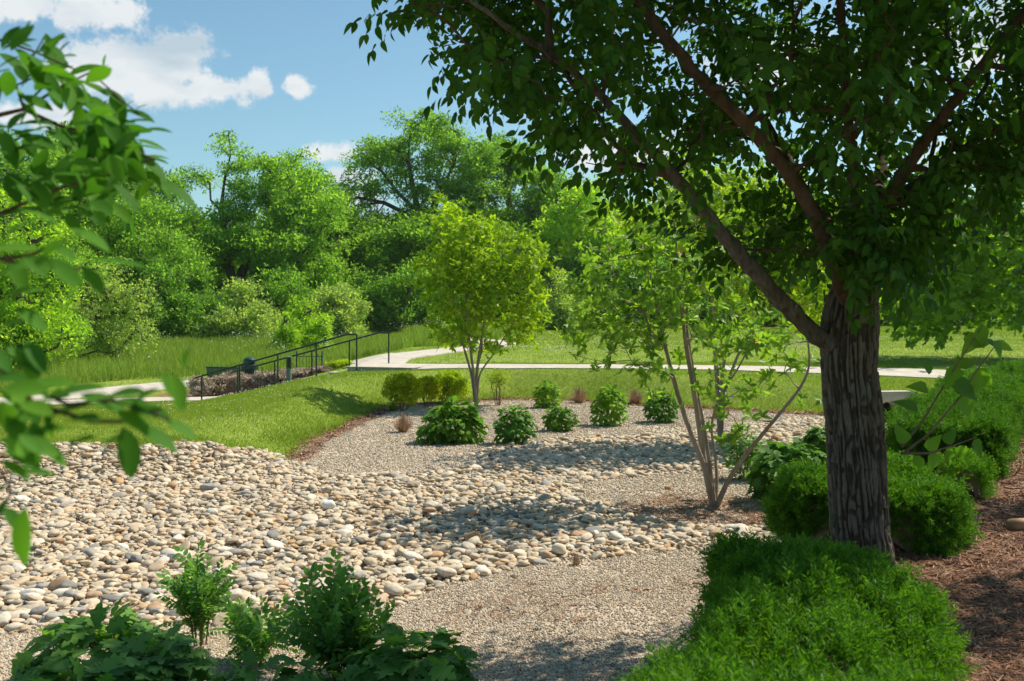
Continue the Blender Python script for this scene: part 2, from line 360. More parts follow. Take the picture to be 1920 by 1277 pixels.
M['L_near'] = leafmat('near branch leaf', (.036, .118, .016), (.060, .175, .022), (.11, .26, .028), .46, .45, .14)
M['L_shoot'] = leafmat('mulberry shoot leaf', (.07, .17, .02), (.12, .26, .03), (.19, .34, .04), .46, .4, .4)
M['grass'] = leafmat('mown grass blade', (.13, .20, .022), (.20, .29, .034), (.32, .38, .075), .38, .5, .25, (1.3, 1.4, .5))
M['tallgrass'] = leafmat('meadow grass blade', (.14, .22, .035), (.21, .31, .05), (.32, .41, .10), .38, .55, .2, (1.3, 1.4, .5))
M['petal'] = plain('white petals', (.78, .76, .70), .7, .2, var=.05)
M['orangeflower'] = plain('orange seed head', (.62, .27, .05), .6, .3, var=.2)
M['drygrass'] = islandmat('dry brown tuft', [(0, (.24, .14, .08)), (.5, (.44, .28, .17)), (1, (.62, .44, .29))], bump=False)
M['barberry'] = islandmat('grey pink twiggy shrub', [(0, (.30, .23, .18)), (.45, (.52, .42, .34)), (.75, (.62, .52, .45)), (.9, (.46, .36, .14)), (1, (.55, .48, .16))], bump=False)

# trunk bark: ridges coloured paler than the furrows between them
m, t, o = newmat('deeply furrowed bark'); g = geo(t); a_ = t.nodes.new('ShaderNodeAttribute'); a_.attribute_name = 'ridge'
mp = t.nodes.new('ShaderNodeMapping'); mp.inputs['Scale'].default_value = (1, 1, .3); t.links.new(g.outputs['Position'], mp.inputs[0]); n = tnoise(t, 60, 6, .7, mp.outputs[0]); n2 = tnoise(t, 5, 3, .5, g.outputs['Position'])
c = ramp(t, tmath(t, 'ADD', tmath(t, 'MULTIPLY', a_.outputs['Fac'], .42), tmath(t, 'MULTIPLY', n, .62)), [(.24, (.030, .022, .017)), (.52, (.070, .054, .041)), (.84, (.165, .132, .102))])
c = tmix(t, tmath(t, 'MULTIPLY', smap(t, n2, .52, .68), .45), c, (.10, .115, .085))
t.links.new(prin(t, c, .92, .12, n, .8, .006), o.inputs[0]); M['bark_trunk'] = m

# ground: zones are read from distances stored on the mesh, edges broken up by noise
m, t, o = newmat('ground soil gravel and turf'); g = geo(t)
def attr(nm):
    a = t.nodes.new('ShaderNodeAttribute'); a.attribute_name = nm; return a.outputs['Fac']
pos = g.outputs['Position']
vo = t.nodes.new('ShaderNodeTexVoronoi'); vo.inputs['Scale'].default_value = 55; t.links.new(pos, vo.inputs['Vector'])
sepc = t.nodes.new('ShaderNodeSeparateColor'); t.links.new(vo.outputs['Color'], sepc.inputs[0])
gcol = ramp(t, sepc.outputs[0], [(0, (.24, .21, .175)), (.3, (.42, .36, .285)), (.62, (.56, .48, .375)), (.85, (.44, .32, .22)), (1, (.70, .63, .52))])
big = tnoise(t, 1.1, 5, .6, pos)
gcol = tmix(t, tmath(t, 'MULTIPLY', smap(t, big, .5, .7), .55), gcol, (.30, .19, .115))
n1 = tnoise(t, .35, 4, .6, pos); n2 = tnoise(t, 28, 4, .7, pos); n3 = tnoise(t, 3.1, 4, .6, pos)
lawn = ramp(t, tmath(t, 'ADD', tmath(t, 'MULTIPLY', n1, .5), tmath(t, 'ADD', tmath(t, 'MULTIPLY', n3, .3), tmath(t, 'MULTIPLY', n2, .2))), [(.3, (.13, .20, .026)), (.5, (.19, .27, .038)), (.7, (.30, .34, .08))])
mcol = ramp(t, tnoise(t, 40, 6, .75, pos), [(.3, (.11, .055, .032)), (.5, (.24, .13, .075)), (.72, (.40, .245, .145))])
jit = tmath(t, 'MULTIPLY', tmath(t, 'SUBTRACT', tnoise(t, 2.2, 5, .65, pos), .5), .9)
fl = smap(t, tmath(t, 'ADD', attr('lawn'), tmath(t, 'MULTIPLY', jit, .4)), -.06, .06)
fm = smap(t, tmath(t, 'ADD', attr('mulch'), tmath(t, 'MULTIPLY', jit, .7)), -.1, .15)
edge = smap(t, tmath(t, 'ADD', attr('lawn'), jit), -.45, .1)
c = tmix(t, tmath(t, 'MULTIPLY', edge, .8), gcol, mcol); c = tmix(t, fl, c, lawn); c = tmix(t, fm, c, mcol)
hb = tmath(t, 'ADD', tmath(t, 'MULTIPLY', vo.outputs['Distance'], -1.0), tmath(t, 'MULTIPLY', n2, .6))
t.links.new(prin(t, c, .95, .1, hb, .6, .012), o.inputs[0]); M['ground'] = m

# ------------------------------------------------------------------ ground sheet
def axis(fine0, fine1, step, far0, far1):
    a = [fine0]; s = step
    while a[-1] > far0: s *= 1.16; a.append(max(far0, a[-1]-s))
    b = [fine1]; s = step
    while b[-1] < far1: s *= 1.10; b.append(min(far1, b[-1]+s))
    return np.array(a[::-1][:-1]+list(np.arange(fine0, fine1, step))+b)
ax = axis(-15, 14, .13, -500, 500); ay = axis(0.5, 34, .13, -60, 900)
GX, GY = np.meshgrid(ax, ay); gx = GX.ravel(); gy = GY.ravel(); GZ = H(gx, gy)
nx, ny = len(ax), len(ay); idx = np.arange(nx*ny).reshape(ny, nx)
gf = np.stack([idx[:-1, :-1], idx[:-1, 1:], idx[1:, 1:], idx[1:, :-1]], -1).reshape(-1, 4)
me = mesh('ground', np.stack([gx, gy, GZ], 1), [gf], M['ground'], True)
def zone_lawn(x, y):
    sb = sdist(BASIN, x, y); sp_ = sdist(PEB, x, y); _, s = ldist(HLINE, x, y)
    return np.minimum(np.minimum(sb, sp_+.05), np.maximum(-(s+.9+1.6*(y < 16.5)), s-3.6))
def zone_mulch(x, y):
    _, s = ldist(HLINE, x, y); return np.minimum(s+.55, 3.6-s)
def zone_bed(x, y): return -sdist(BED, x, y)
lw = zone_lawn(gx, gy); mu = np.maximum(zone_mulch(gx, gy), zone_bed(gx, gy))
lw = np.where(mu > .3, np.minimum(lw, -mu), lw)
for nm, arr in (('lawn', lw), ('mulch', mu)):
    a = me.attributes.new(nm, 'FLOAT', 'POINT'); a.data.foreach_set('value', np.clip(arr, -5, 5).astype(np.float32))
tag(link('ground', me), kind='structure')

def strip(name, line, w, mat, lift=.035, skirt=.12, step=.5):
    pts = [np.array(line[0], float)]
    for a, b in zip(line[:-1], line[1:]):
        a = np.array(a, float); b = np.array(b, float); n = max(1, int(np.linalg.norm(b-a)/step))
        pts += [a+(b-a)*k/n for k in range(1, n+1)]
    P = np.array(pts)
    for _ in range(6): P[1:-1] = .25*P[:-2]+.5*P[1:-1]+.25*P[2:]
    d = nrm(np.gradient(P, axis=0)); nn = np.stack([-d[:, 1], d[:, 0]], 1)
    L = P+nn*w; R_ = P-nn*w
    def z(q): return H(q[:, 0], q[:, 1])+lift
    cols = [np.c_[L, z(L)-skirt]]+[np.c_[L+(R_-L)*f, z(L+(R_-L)*f)] for f in (0, .25, .5, .75, 1)]+[np.c_[R_, z(R_)-skirt]]
    V = np.stack(cols, 1).reshape(-1, 3); n = len(P); q = []; m_ = len(cols)
    for i in range(n-1):
        for k in range(m_-1): q.append((i*m_+k, i*m_+k+1, (i+1)*m_+k+1, (i+1)*m_+k))
    return tag(link(name, mesh(name, V, [np.array(q)], mat)), kind='structure')
strip('footpath', WALK, 1.0, M['concrete'], .03)
strip('footpath', SLANT, .9, M['concrete'], .034)
strip('footpath', LOWP, 1.1, M['concrete'], .03)
strip('footpath', UPP, 1.2, M['concrete'], .038)

# ------------------------------------------------------------------ stairs, rails and park furniture
stair_dir = nrm(np.array([-4.97, 1.65])); rz_st = math.atan2(stair_dir[1], stair_dir[0])
nrm2 = np.array([stair_dir[1], -stair_dir[0]])*-1
if nrm2[1] > 0: nrm2 = -nrm2            # towards the camera
st = empty('stairway', (-4.6, 29.2, .7), 'shallow concrete steps going down to the lower path between two black handrails', 'steps')
front0 = np.array([-4.45, 28.45])
z0, z1 = .715, -.50; nst = 7
def st_pt(along, across): return front0+stair_dir*along-nrm2*across
mb = MB(); c2 = st_pt(-.75, .9); mb.box((c2[0], c2[1], z0-.30), (2.0, 1.9, .60), rz_st)
ld = mb.build('landing', M['concrete_dark'], None, loc=(c2[0], c2[1], z0)); ld.parent = st; ld.location = np.array([c2[0], c2[1], z0])-np.array([-4.6, 29.2, .7])
mb = MB(); mb.box((c2[0], c2[1], z0+.012), (2.04, 1.94, .02), rz_st)
o2 = mb.build('landing_slab', M['concrete'], None, loc=(-4.6, 29.2, .7)); o2.parent = st; o2.location = (0, 0, 0)
for k in range(nst):
    z = z0-(z0-z1)*(k+1)/nst; a0 = .25+k*.62; c2 = st_pt(a0+.31, .82)
    mb = MB(); mb.box((c2[0], c2[1], z-.15), (.62, 1.72, .30), rz_st); mb.box((c2[0], c2[1], z+.008), (.64, 1.76, .02), rz_st, 1)
    s_ = mb.build('step', [M['concrete_dark'], M['concrete']], None, loc=(-4.6, 29.2, .7)); s_.parent = st; s_.location = (0, 0, 0)
def railing(p0, p1, flat, zt0, zt1, fr, label, zg0, zg1):
    t_ = empty('handrail', (p0[0], p0[1], zg0), label, 'handrail', 'handrails of the steps')
    org = np.array([p0[0], p0[1], zg0]); p0 = np.array(p0, float); p1 = np.array(p1, float)
    def put(mb, nm): 
        o_ = mb.build(nm, M['rail'], None, True, loc=tuple(org)); o_.parent = t_; o_.location = (0, 0, 0)
    a = np.array([*p0, zt0]); b = np.array([*(p0+(p1-p0)*flat), zt0]); c_ = np.array([*p1, zt1])
    mb = MB(); mb.tube([a, b, c_, c_+(c_-b)*.05], .026, 8); put(mb, 'top_rail')
    for f_ in fr:
        q = p0+(p1-p0)*f_; ff = max(0, (f_-flat)/(1-flat)); zt = zt0+(zt1-zt0)*ff; zb = zg0 if f_ < .1 else zg0+(zg1-zg0)*f_
        mb = MB(); mb.tube([(q[0], q[1], zb-.25), (q[0], q[1], zt)], .024, 8); put(mb, 'post')
railing((-4.43, 28.4), (-9.35, 30.0), .06, 1.65, .36, [0, .25, .495, .745, 1.0], 'black steel handrail on the near side of the concrete steps', .72, -.55)
railing((-3.72, 30.05), (-8.75, 31.75), .06, 1.66, .40, [0, .25, .495, .745, 1.0], 'black steel handrail on the far side of the concrete steps', .72, -.55)
# bollard light
bx, by = (541.5-CX)/F*30.9, 30.9; bz = gz(bx, by)
t_ = empty('bollard_light', (bx, by, bz), 'round grey green bollard light with dark louvred head beside the steps', 'bollard light')
zt = CZ+(HY-668)/F*by-bz
mb = MB(); mb.tube([(0, 0, -.1), (0, 0, zt-.36)], .083, 20); mb.build('post', M['bollard'], t_, True)
mb = MB()
for k in range(6): mb.tube([(0, 0, zt-.36+k*.055), (0, 0, zt-.335+k*.055)], [.088, .1], 20)
mb.tube([(0, 0, zt-.36), (0, 0, zt-.04)], .07, 16); mb.build('louvre', M['bollard_top'], t_, True)
mb = MB(); mb.tube([(0, 0, zt-.04), (0, 0, zt-.01), (0, 0, zt)], [.1, .1, .07], 20); mb.build('cap', M['bollard'], t_, False)
# litter bin
bx, by = (468-CX)/F*37.2, 37.2; bz = gz(bx, by); top = CZ+(HY-669)/F*by-bz
t_ = empty('litter_bin', (bx, by, bz), 'dark green slatted litter bin with a domed lid behind the end of the bench', 'litter bin')
mb = MB()
for k in range(26):
    a = k*2*math.pi/26; mb.box((.31*math.cos(a), .31*math.sin(a), (top-.33)/2+.04), (.012, .045, top-.38), a)
for z in (.08, top-.35): mb.tube([(.315*math.cos(a), .315*math.sin(a), z) for a in np.linspace(0, 2*math.pi, 25)], .016, 6)
mb.build('basket', M['green_metal'], t_)
mb = MB(); mb.tube([(0, 0, .03), (0, 0, top-.36)], .27, 20); mb.build('liner', M['rail'], t_, True)
mb = MB(); zz = top-.34
prof = [(.33, 0), (.33, .04), (.235, .06), (.23, .2), (.19, .28), (.10, .33), (.0, .345)]
for i in range(len(prof)-1): mb.tube([(0, 0, zz+prof[i][1]), (0, 0, zz+prof[i+1][1])], [prof[i][0], max(prof[i+1][0], .004)], 24, caps=False)
mb.build('dome_lid', M['green_metal'], t_, True)
mb = MB(); mb.box((.13, -.21, zz+.16), (.2, .06, .14), .5); mb.build('opening', M['hole_shade'], t_)  # solid block, the mouth's darkness is painted as its black colour
# slatted bench seen from behind
bx, by = (427-CX)/F*36.0, 36.0; bz = gz(bx, by)
t_ = empty('park_bench', (bx, by, bz), 'dark green steel slatted bench beside the litter bin', 'bench'); t_.rotation_euler = (0, 0, math.radians(-14))
mb = MB()
for k in range(25):
    x = -.64+k*.0535; mb.tube([(x, -.22, .42), (x, -.30, .52), (x, -.33, .72), (x, -.38, .80)], .021, 5)
mb.tube([(-.66, -.36, .78), (.66, -.36, .78)], .03, 8); mb.tube([(-.66, -.28, .47), (.66, -.28, .47)], .022, 8); mb.build('backrest', M['green_metal'], t_, True)
mb = MB()
for k in range(25):
    x = -.64+k*.0535; mb.tube([(x, -.24, .44), (x, .0, .42), (x, .22, .44), (x, .26, .40)], .02, 5)
mb.tube([(-.66, .25, .42), (.66, .25, .42)], .022, 8); mb.build('seat', M['green_metal'], t_, True)
for x in (-.6, .6):
    mb = MB(); mb.tube([(x, -.26, .46), (x, -.26, .02)], .025, 8); mb.tube([(x, .24, .42), (x, .24, .02)], .025, 8); mb.tube([(x, -.26, .4), (x, .24, .4)], .02, 8); mb.build('leg', M['green_metal'], t_, True)
# arched metal panel
bx, by = (580-CX)/F*37.0, 37.0; bz = gz(bx, by)
t_ = empty('metal_railing_panel', (bx, by, bz), 'short dark green metal panel with upright bars and an arched top', 'railing panel')
tp = CZ+(HY-664)/F*by-bz; hw = 24*by/F
for x in (-hw, hw):
    mb = MB(); mb.tube([(x, 0, -.05), (x, 0, tp+.06), (x, 0, tp+.12)], [.03, .03, .012], 8); mb.build('post', M['green_metal'], t_, True)
for z in (tp-.08, .12): mb = MB(); mb.tube([(-hw, 0, z), (hw, 0, z)], .018, 6); mb.build('cross_rail', M['green_metal'], t_, True)
mb = MB(); mb.tube([(.06+.27*math.cos(a), 0, tp-.08+.2*math.sin(a)) for a in np.linspace(0, math.pi, 11)], .015, 6); mb.build('arch', M['green_metal'], t_, True)
for x in np.linspace(-hw, hw, 9)[1:-1]: mb = MB(); mb.tube([(x, 0, .12), (x, 0, tp-.08)], .01, 6); mb.build('upright_bar', M['green_metal'], t_, True)
# culvert headwall at the end of the stone channel
hb_ = (7.75, 20.2); bz = gz(*hb_)
t_ = empty('culvert_headwall', (hb_[0], hb_[1], -.03), 'pale concrete culvert headwall with a dark pipe opening behind the big trunk', 'culvert')
t_.rotation_euler = (0, 0, math.radians(8)); hz = .74
mb = MB(); 
a = np.linspace(0, 2*math.pi, 33)[:-1]; cxh = -.12; czh = .30; rr = .23; w2 = .52
sq = []
for q in a:
    dx, dz = math.cos(q), math.sin(q); k = min((w2)/abs(dx) if abs(dx) > 1e-6 else 9, (hz/2)/abs(dz) if abs(dz) > 1e-6 else 9); sq.append((dx*k, dz*k))
n = 32
V = [(cxh+rr*math.cos(q), 0, czh+rr*math.sin(q)) for q in a]+[(s[0], 0, hz/2+s[1]) for s in sq]+[(s[0], .22, hz/2+s[1]) for s in sq]+[(cxh+rr*math.cos(q), .22, czh+rr*math.sin(q)) for q in a]
Fq = [(i+k*n, (i+1) % n+k*n, (i+1) % n+(k+1)*n, i+(k+1) % 4*n) for k in range(3) for i in range(n)]+[(i+3*n, (i+1) % n+3*n, (i+1) % n, i) for i in range(n)]
mb.add(np.array(V), np.array(Fq)); mb.build('wall', plain('headwall concrete', (.52, .49, .43), .9, .15), t_)
mb = MB(); mb.tube([(cxh, .23, czh), (cxh, .45, czh)], rr, 24); mb.build('pipe', M['hole_shade'], t_)  # closed tube, its black end cap is the painted pipe darkness

# ------------------------------------------------------------------ river stones, gravel, straw
def stone_tpl(sub, seed):
    bm = bmesh.new(); bmesh.ops.create_icosphere(bm, subdivisions=sub, radius=1)
    V = np.array([v.co[:] for v in bm.verts]); Fc = np.array([[v.index for v in f.verts] for f in bm.faces]); bm.free()
    k = .28
    out_ = []
    for v in V:
        nn = mnoise.noise(Vector(v)*.9+Vector((seed*11.3, seed*5.1, 3))); n2_ = mnoise.noise(Vector(v)*2.1+Vector((seed*3.3, 9, seed*7)))
        s = 1+k*nn+.10*n2_
        w_ = np.sign(v)*np.abs(v)**.86
        out_.append(w_*s)
    return np.array(out_), Fc
TP3 = [stone_tpl(3, i) for i in range(10)]; TP2 = [stone_tpl(2, i) for i in range(10)]
bbx = (PEB[:, 0].min(), PEB[:, 0].max(), PEB[:, 1].min(), PEB[:, 1].max())
cell = .066
xs, ys = np.meshgrid(np.arange(max(bbx[0], -10), bbx[1], cell), np.arange(bbx[2], bbx[3], cell)); xs = xs.ravel(); ys = ys.ravel()
layers = []
for lay, keep in ((0, 1.0), (1, .52), (2, .10)):
    x = xs+RNG.uniform(-.5, .5, len(xs))*cell; y = ys+RNG.uniform(-.5, .5, len(xs))*cell
    s = sdist(PEB, x, y)+.16*fbm(x, y, .5, 3)
    k = (s < (0.03 if lay == 0 else -.12*lay)) & (RNG.random(len(x)) < keep) & (np.abs(x) < .56*y+.5)
    x, y = x[k], y[k]; n = len(x)
    a = np.clip(RNG.lognormal(math.log(.0395), .36, n), .018, .11); b = a*RNG.uniform(.62, .9, n); c_ = a*RNG.uniform(.30, .50, n)
    z = H(x, y)+c_*.35+lay*.026+RNG.uniform(-.012, .02, n)
    layers.append(np.c_[x, y, z, a, b, c_])
# fines filling the gaps
n = 26000; x = RNG.uniform(-9, 8, n); y = RNG.uniform(6.5, 21, n); k = (sdist(PEB, x, y) < 0) & (np.abs(x) < .55*y+.3); x, y = x[k], y[k]; n = len(x); a = RNG.uniform(.011, .022, n)
layers.append(np.c_[x, y, H(x, y)+RNG.uniform(.01, .035, n), a, a*.8, a*.6])
# strays around the edges
n = 900; x = RNG.uniform(-9, 8, n); y = RNG.uniform(6, 22, n); s = sdist(PEB, x, y); k = (s > 0) & (s < .4) & (sdist(BASIN, x, y) < 0) & (RNG.random(n) < np.exp(-s*9)); x, y = x[k], y[k]; n = len(x)
a = RNG.uniform(.02, .07, n); layers.append(np.c_[x, y, H(x, y)+a*.2, a, a*.75, a*.5])
ST = np.concatenate(layers); n = len(ST)
yaw = RNG.uniform(0, 2*math.pi, n); Rz = rot_z(yaw); nv = nrm(np.c_[RNG.normal(0, .22, (n, 2)), np.ones(n)])
dd = nrm(np.cross(nv, Rz[:, :, 0])); Rm = frames(dd, nv)
vis = (np.abs(ST[:, 0]) < .50*ST[:, 1]) & (HY+(CZ-ST[:, 2])/ST[:, 1]*F < 1165) 
score = np.where(vis, ST[:, 3]/ST[:, 1]*(1+.4*(ST[:, 2]-H(ST[:, 0], ST[:, 1]) > .05)), -1)
pick = np.argsort(-score)[:285]; rest = np.setdiff1d(np.arange(n), pick)
tv = RNG.integers(0, 10, n); near = ST[:, 1] < 11
mb = MB()
for hi, TP in ((True, TP3), (False, TP2)):
    for v in range(10):
        sel = rest[(tv[rest] == v) & (near[rest] == hi)]
        if len(sel): V, Fs = scatter(TP[v][0], [TP[v][1]], ST[sel, :3], Rm[sel], ST[sel, 3:6]); mb.add(V, Fs)
o_ = mb.build('river_stones', M['stone'], None, True); tag(o_, 'bed of rounded tan cream and grey river stones filling the dry channel', 'stones', kind='stuff')
SM = {}
pal = [('cream', (.60, .53, .42)), ('tan', (.50, .40, .28)), ('grey', (.33, .32, .30)), ('pale', (.66, .61, .52)), ('rusty', (.47, .31, .18)), ('dark grey', (.22, .22, .21))]
pm = {nm: islandmat('river stone '+nm, [(0, tuple(v*.82 for v in c)), (.5, c), (1, tuple(min(1, v*1.15) for v in c))], objrand=True) for nm, c in pal}
from mathutils import Matrix
def stone_obj(row, R, v, nm, name, label, cat='stone', group=None, mat=None):
    key = (v, nm)
    if key not in SM: SM[key] = mesh('river_stone', TP3[v][0], [TP3[v][1]], mat or pm[nm], True)
    o_ = link(name, SM[key]); o_.matrix_world = Matrix.Translation(row[:3].tolist()) @ Matrix(R.tolist()).to_4x4() @ Matrix.Diagonal((*row[3:6].tolist(), 1))
    return tag(o_, label, cat, group)
for i in pick:
    nm = pal[[0, 1, 2, 3, 4, 5, 0, 1, 0, 3, 1][RNG.integers(0, 11)]][0]
    px = CX+ST[i, 0]/ST[i, 1]*F; py = HY+(CZ-ST[i, 2])/ST[i, 1]*F
    size = 'large' if ST[i, 3] > .09 else 'medium' if ST[i, 3] > .075 else 'small'
    shp = 'round' if ST[i, 4]/ST[i, 3] > .80 else 'oval' if ST[i, 4]/ST[i, 3] > .70 else 'long'
    where = ['far left', 'left', 'middle', 'right', 'far right'][min(4, max(0, int((px-20)/260)))]
    row_ = 'front' if py > 1120 else 'second' if py > 1085 else 'third' if py > 1050 else 'fourth'
    stone_obj(ST[i], Rm[i], int(tv[i]), nm, 'river_stone', f'{size} {shp} {nm} river stone at the {where} in the {row_} row of stones', group=f'{size} {shp} {nm} river stones at the {where} in the {row_} row')
def special(px, py, sz, nm, mat, label, v=3, name='boulder'):
    p = G(px, py); w = sz/2*p[1]/F; SM[(v, nm)] = mesh('river_stone', TP3[v][0], [TP3[v][1]], mat, True)
    stone_obj(np.array([p[0], p[1], p[2]+w*.55+(.05 if sdist(PEB, p[:1], p[1:2])[0] < 0 else 0), w, w*.8, w*.72]), np.eye(3), v, nm, name, label)
special(887, 1026, 29, 'sp1', M['orange_stone'], 'bright orange blocky stone sitting on top of the grey stones', 1)
special(617, 962, 24, 'sp2', M['white_stone'], 'white squarish stone standing out in the sunny stones', 4)
special(1252, 918, 11, 'sp3', M['brown_stone'], 'single small brown stone alone on the gravel left of the many-stemmed tree', 6)
special(1048, 1046, 27, 'sp4', plain('cream stone', (.60, .53, .41), .8, .2), 'smooth cream stone lying apart on the edge of the lower gravel', 5)
special(1908, 995, 40, 'sp5', M['brown_stone'], 'brown flat rock half sunk in the pine straw at the right edge', 2, 'rock')
# gravel chips
gt = stone_tpl(1, 1); gtt = [stone_tpl(1, i) for i in range(3)]
nG = 600000; yy = 5.2*(27/5.2)**(RNG.random(nG)**1.15); xx = RNG.uniform(-1, 1, nG)*(.54*yy+.3)
k = (sdist(PEB, xx, yy) > -.15) & ((sdist(BASIN, xx, yy) < .02) | (yy < 9)); _, s_ = ldist(HLINE, xx, yy); k &= s_ < -.25
k &= RNG.random(nG) < np.where(fbm(xx, yy, .8, 4) > .28, .35, 1.0)
xx, yy = xx[k][:230000], yy[k][:230000]; n = len(xx); a = RNG.uniform(.006, .0125, n)*np.clip(yy/9, 1, 1.7)
mb = MB(); tvv = RNG.integers(0, 3, n)
for v in range(3):
    q = tvv == v; RR = frames(rand_dirs(q.sum(), 0), rand_dirs(q.sum(), 1.5)); V, Fs = scatter(gtt[v][0], [gtt[v][1]], np.c_[xx[q], yy[q], H(xx[q], yy[q])+a[q]*.4], RR, np.c_[a[q], a[q]*.8, a[q]*.6]); mb.add(V, Fs)
tag(mb.build('gravel', M['gravelbit'], None, False), 'pale pea gravel spread round the stone channel and shrubs', 'gravel', kind='stuff')
# pine straw
def straw(n, fx, name, label):
    x, y = fx(n); m_ = len(x); L = RNG.uniform(.05, .13, m_)*np.clip(y/6, 1, 2.2); w_ = .0016*np.clip(y/4, 1, 8)
    d = rand_dirs(m_, 0); d[:, 2] *= .16; d = nrm(d); up = nrm(RNG.normal(0, .4, (m_, 3))+[0, 0, 1])
    tV = np.array([(-1, -.5, 0), (1, -.5, 0), (1, 0, .06), (-1, 0, .06), (1, .5, 0), (-1, .5, 0)], float); tF = [np.array([(0, 1, 2, 3), (3, 2, 4, 5)])]
    V, Fs = scatter(tV, tF, np.c_[x, y, H(x, y)+RNG.uniform(.002, .02, m_)], frames(d, up), np.c_[w_, L, L]); mb = MB().add(V, Fs)
    return tag(mb.build(name, M['needle']), label, 'mulch', kind='stuff')
def fx1(n):
    y = RNG.uniform(2.5, 16, n*2)**1; x = RNG.uniform(0, .56, n*2)*y; _, s = ldist(HLINE, x, y); k = (s > -.4) & (s < 3.5) & (x > .4*y-.6)
    return x[k][:n], y[k][:n]
straw(90000, fx1, 'pine_straw', 'reddish brown pine straw covering the ground right of the hedge')
def fx2(n):
    y = RNG.uniform(5.8, 27, n*8); x = RNG.uniform(-5, 8, n*8); z = zone_lawn(x, y); _, s = ldist(HLINE, x, y)
    w_ = np.where((z > -.35) & (z < .1) & (y > 15), .9, 0)+np.where((s > -3.2) & (s < -.4) & (y < 14), .5*(fbm(x, y, .7, 8) > .05), 0)+np.where((np.hypot(x-2.37, y-11.5) < 1.3), .3, 0)
    k = (RNG.random(len(x)) < w_) & (sdist(PEB, x, y) > .05); return x[k][:n], y[k][:n]
straw(16000, fx2, 'dry_litter', 'loose dry brown needles blown over the gravel edges')

# ------------------------------------------------------------------ grass
def blades(x, y, h, w_, lean, mat, name, label, kind='stuff', cat='grass'):
    n = len(x); d = nrm(np.c_[RNG.normal(0, lean, (n, 2)), np.ones(n)]); nn = rand_dirs(n, 0); nn[:, 2] *= .2
    tV = np.array([(-.5, 0, 0), (.5, 0, 0), (-.38, .5, .03), (.38, .5, .03), (0, 1, .22)], float); tF = [np.array([(0, 1, 3, 2)]), np.array([(2, 3, 4)])]
    V, Fs = scatter(tV, tF, np.c_[x, y, H(x, y)-.01], frames(d, nn), np.c_[w_, h, h]); return tag(MB().add(V, Fs).build(name, mat), label, cat, kind=kind)
def sample(n, y0, y1, p=1.6, wid=.56):
    y = y0+(y1-y0)*RNG.random(n)**p; x = RNG.uniform(-1, 1, n)*(wid*y+1); return x, y
def okgrass(x, y, pad=.0):
    z = zone_lawn(x, y)+.1*fbm(x, y, .6, 2); _, s = ldist(HLINE, x, y)
    return (z > -.08) & (sd_path(x, y) > pad) & (sdist(BED, x, y) > .1) & ~((s > -.6) & (s < 3.6)) & ((y < 27) | (np.abs(x+7) > 2.9) | (y > 32.5) | (ldist([(-4.4, 29.3), (-9.3, 30.9)], x, y)[0] > 1.0))
# uniform in area: pdf of y proportional to the visible width
def areasample(n, y0, y1):
    u = RNG.random(n); y = np.sqrt(y0**2+u*(y1**2-y0**2)); x = RNG.uniform(-1, 1, n)*(.55*y+.6); return x, y
x, y = areasample(620000, 13, 31); k = okgrass(x, y) & (x < 12); x, y = x[k], y[k]; n = len(x)
ed_ = zone_lawn(x, y); hh = RNG.uniform(.035, .075, n)*(1+1.3*sstep(.9, .0, ed_)*(fbm(x, y, .9, 6)+.6))*(1+.5*fbm(x, y, 1.5, 11))
blades(x, y, hh, RNG.uniform(.006, .011, n), .45, M['grass'], 'lawn_grass', 'short mown grass on the banks around the gravel basin')
x, y = areasample(330000, 30, 92); k = okgrass(x, y) & (sdist(MEADOW, x, y) > 0); x, y = x[k], y[k]; n = len(x)
blades(x, y, RNG.uniform(.05, .1, n), .012*np.clip(y/30, 1, 3), .5, M['grass'], 'far_lawn_grass', 'mown lawn stretching beyond the footpath to the trees')
x, y = areasample(520000, 26, 84); k = (sdist(MEADOW, x, y) < fbm(x, y, 1.2)*.8-.3) & (sd_path(x, y) > .5); x, y = x[k], y[k]; n = len(x)
hh = RNG.uniform(.3, .75, n)*(1+.5*fbm(x, y, 4, 3))*sstep(-.4, 1.6, -sdist(MEADOW, x, y)+.9)
blades(x, y, hh, .014*np.clip(y/35, 1, 2.2)*1.4, .22, M['tallgrass'], 'meadow_grass', 'tall uncut meadow grass left of the slanting path')
# white clover heads and meadow flowers
def puffs(x, y, z, r, mat, name, label, cat):
    oc = np.array([(1, 0, 0), (-1, 0, 0), (0, 1, 0), (0, -1, 0), (0, 0, 1), (0, 0, -1)], float); tF = [np.array([(0, 2, 4), (2, 1, 4), (1, 3, 4), (3, 0, 4), (2, 0, 5), (1, 2, 5), (3, 1, 5), (0, 3, 5)])]
    n = len(x); V, Fs = scatter(oc, tF, np.c_[x, y, z], rot_z(RNG.uniform(0, 6, n)), r); return tag(MB().add(V, Fs).build(name, mat), label, cat, kind='stuff')
x, y = areasample(90000, 14, 60); dens_ = fbm(x, y, 2.2, 7)
w_ = np.where(ldist([(-9.4, 29.6), (-4.6, 28.0), (3, 27.7), (9, 26)], x, y)[0] < .55, .5, 0)+np.where((x < -4) & (y < 29) & (dens_ > .1), .25, 0)+np.where((y > 29.5) & (dens_ > .22), .22, 0)
k = (RNG.random(len(x)) < w_*.7) & okgrass(x, y) & (sdist(MEADOW, x, y) > 0) & (zone_lawn(x, y) > .4); x, y = x[k], y[k]
puffs(x, y, H(x, y)+.06, .0105*np.clip(y/22, 1, 2), M['petal'], 'clover_flowers', 'small white clover flowers scattered in the mown grass', 'clover')
x = RNG.uniform(-32, 0, 60000); y = RNG.uniform(34, 82, 60000); pxs = CX+x/y*F
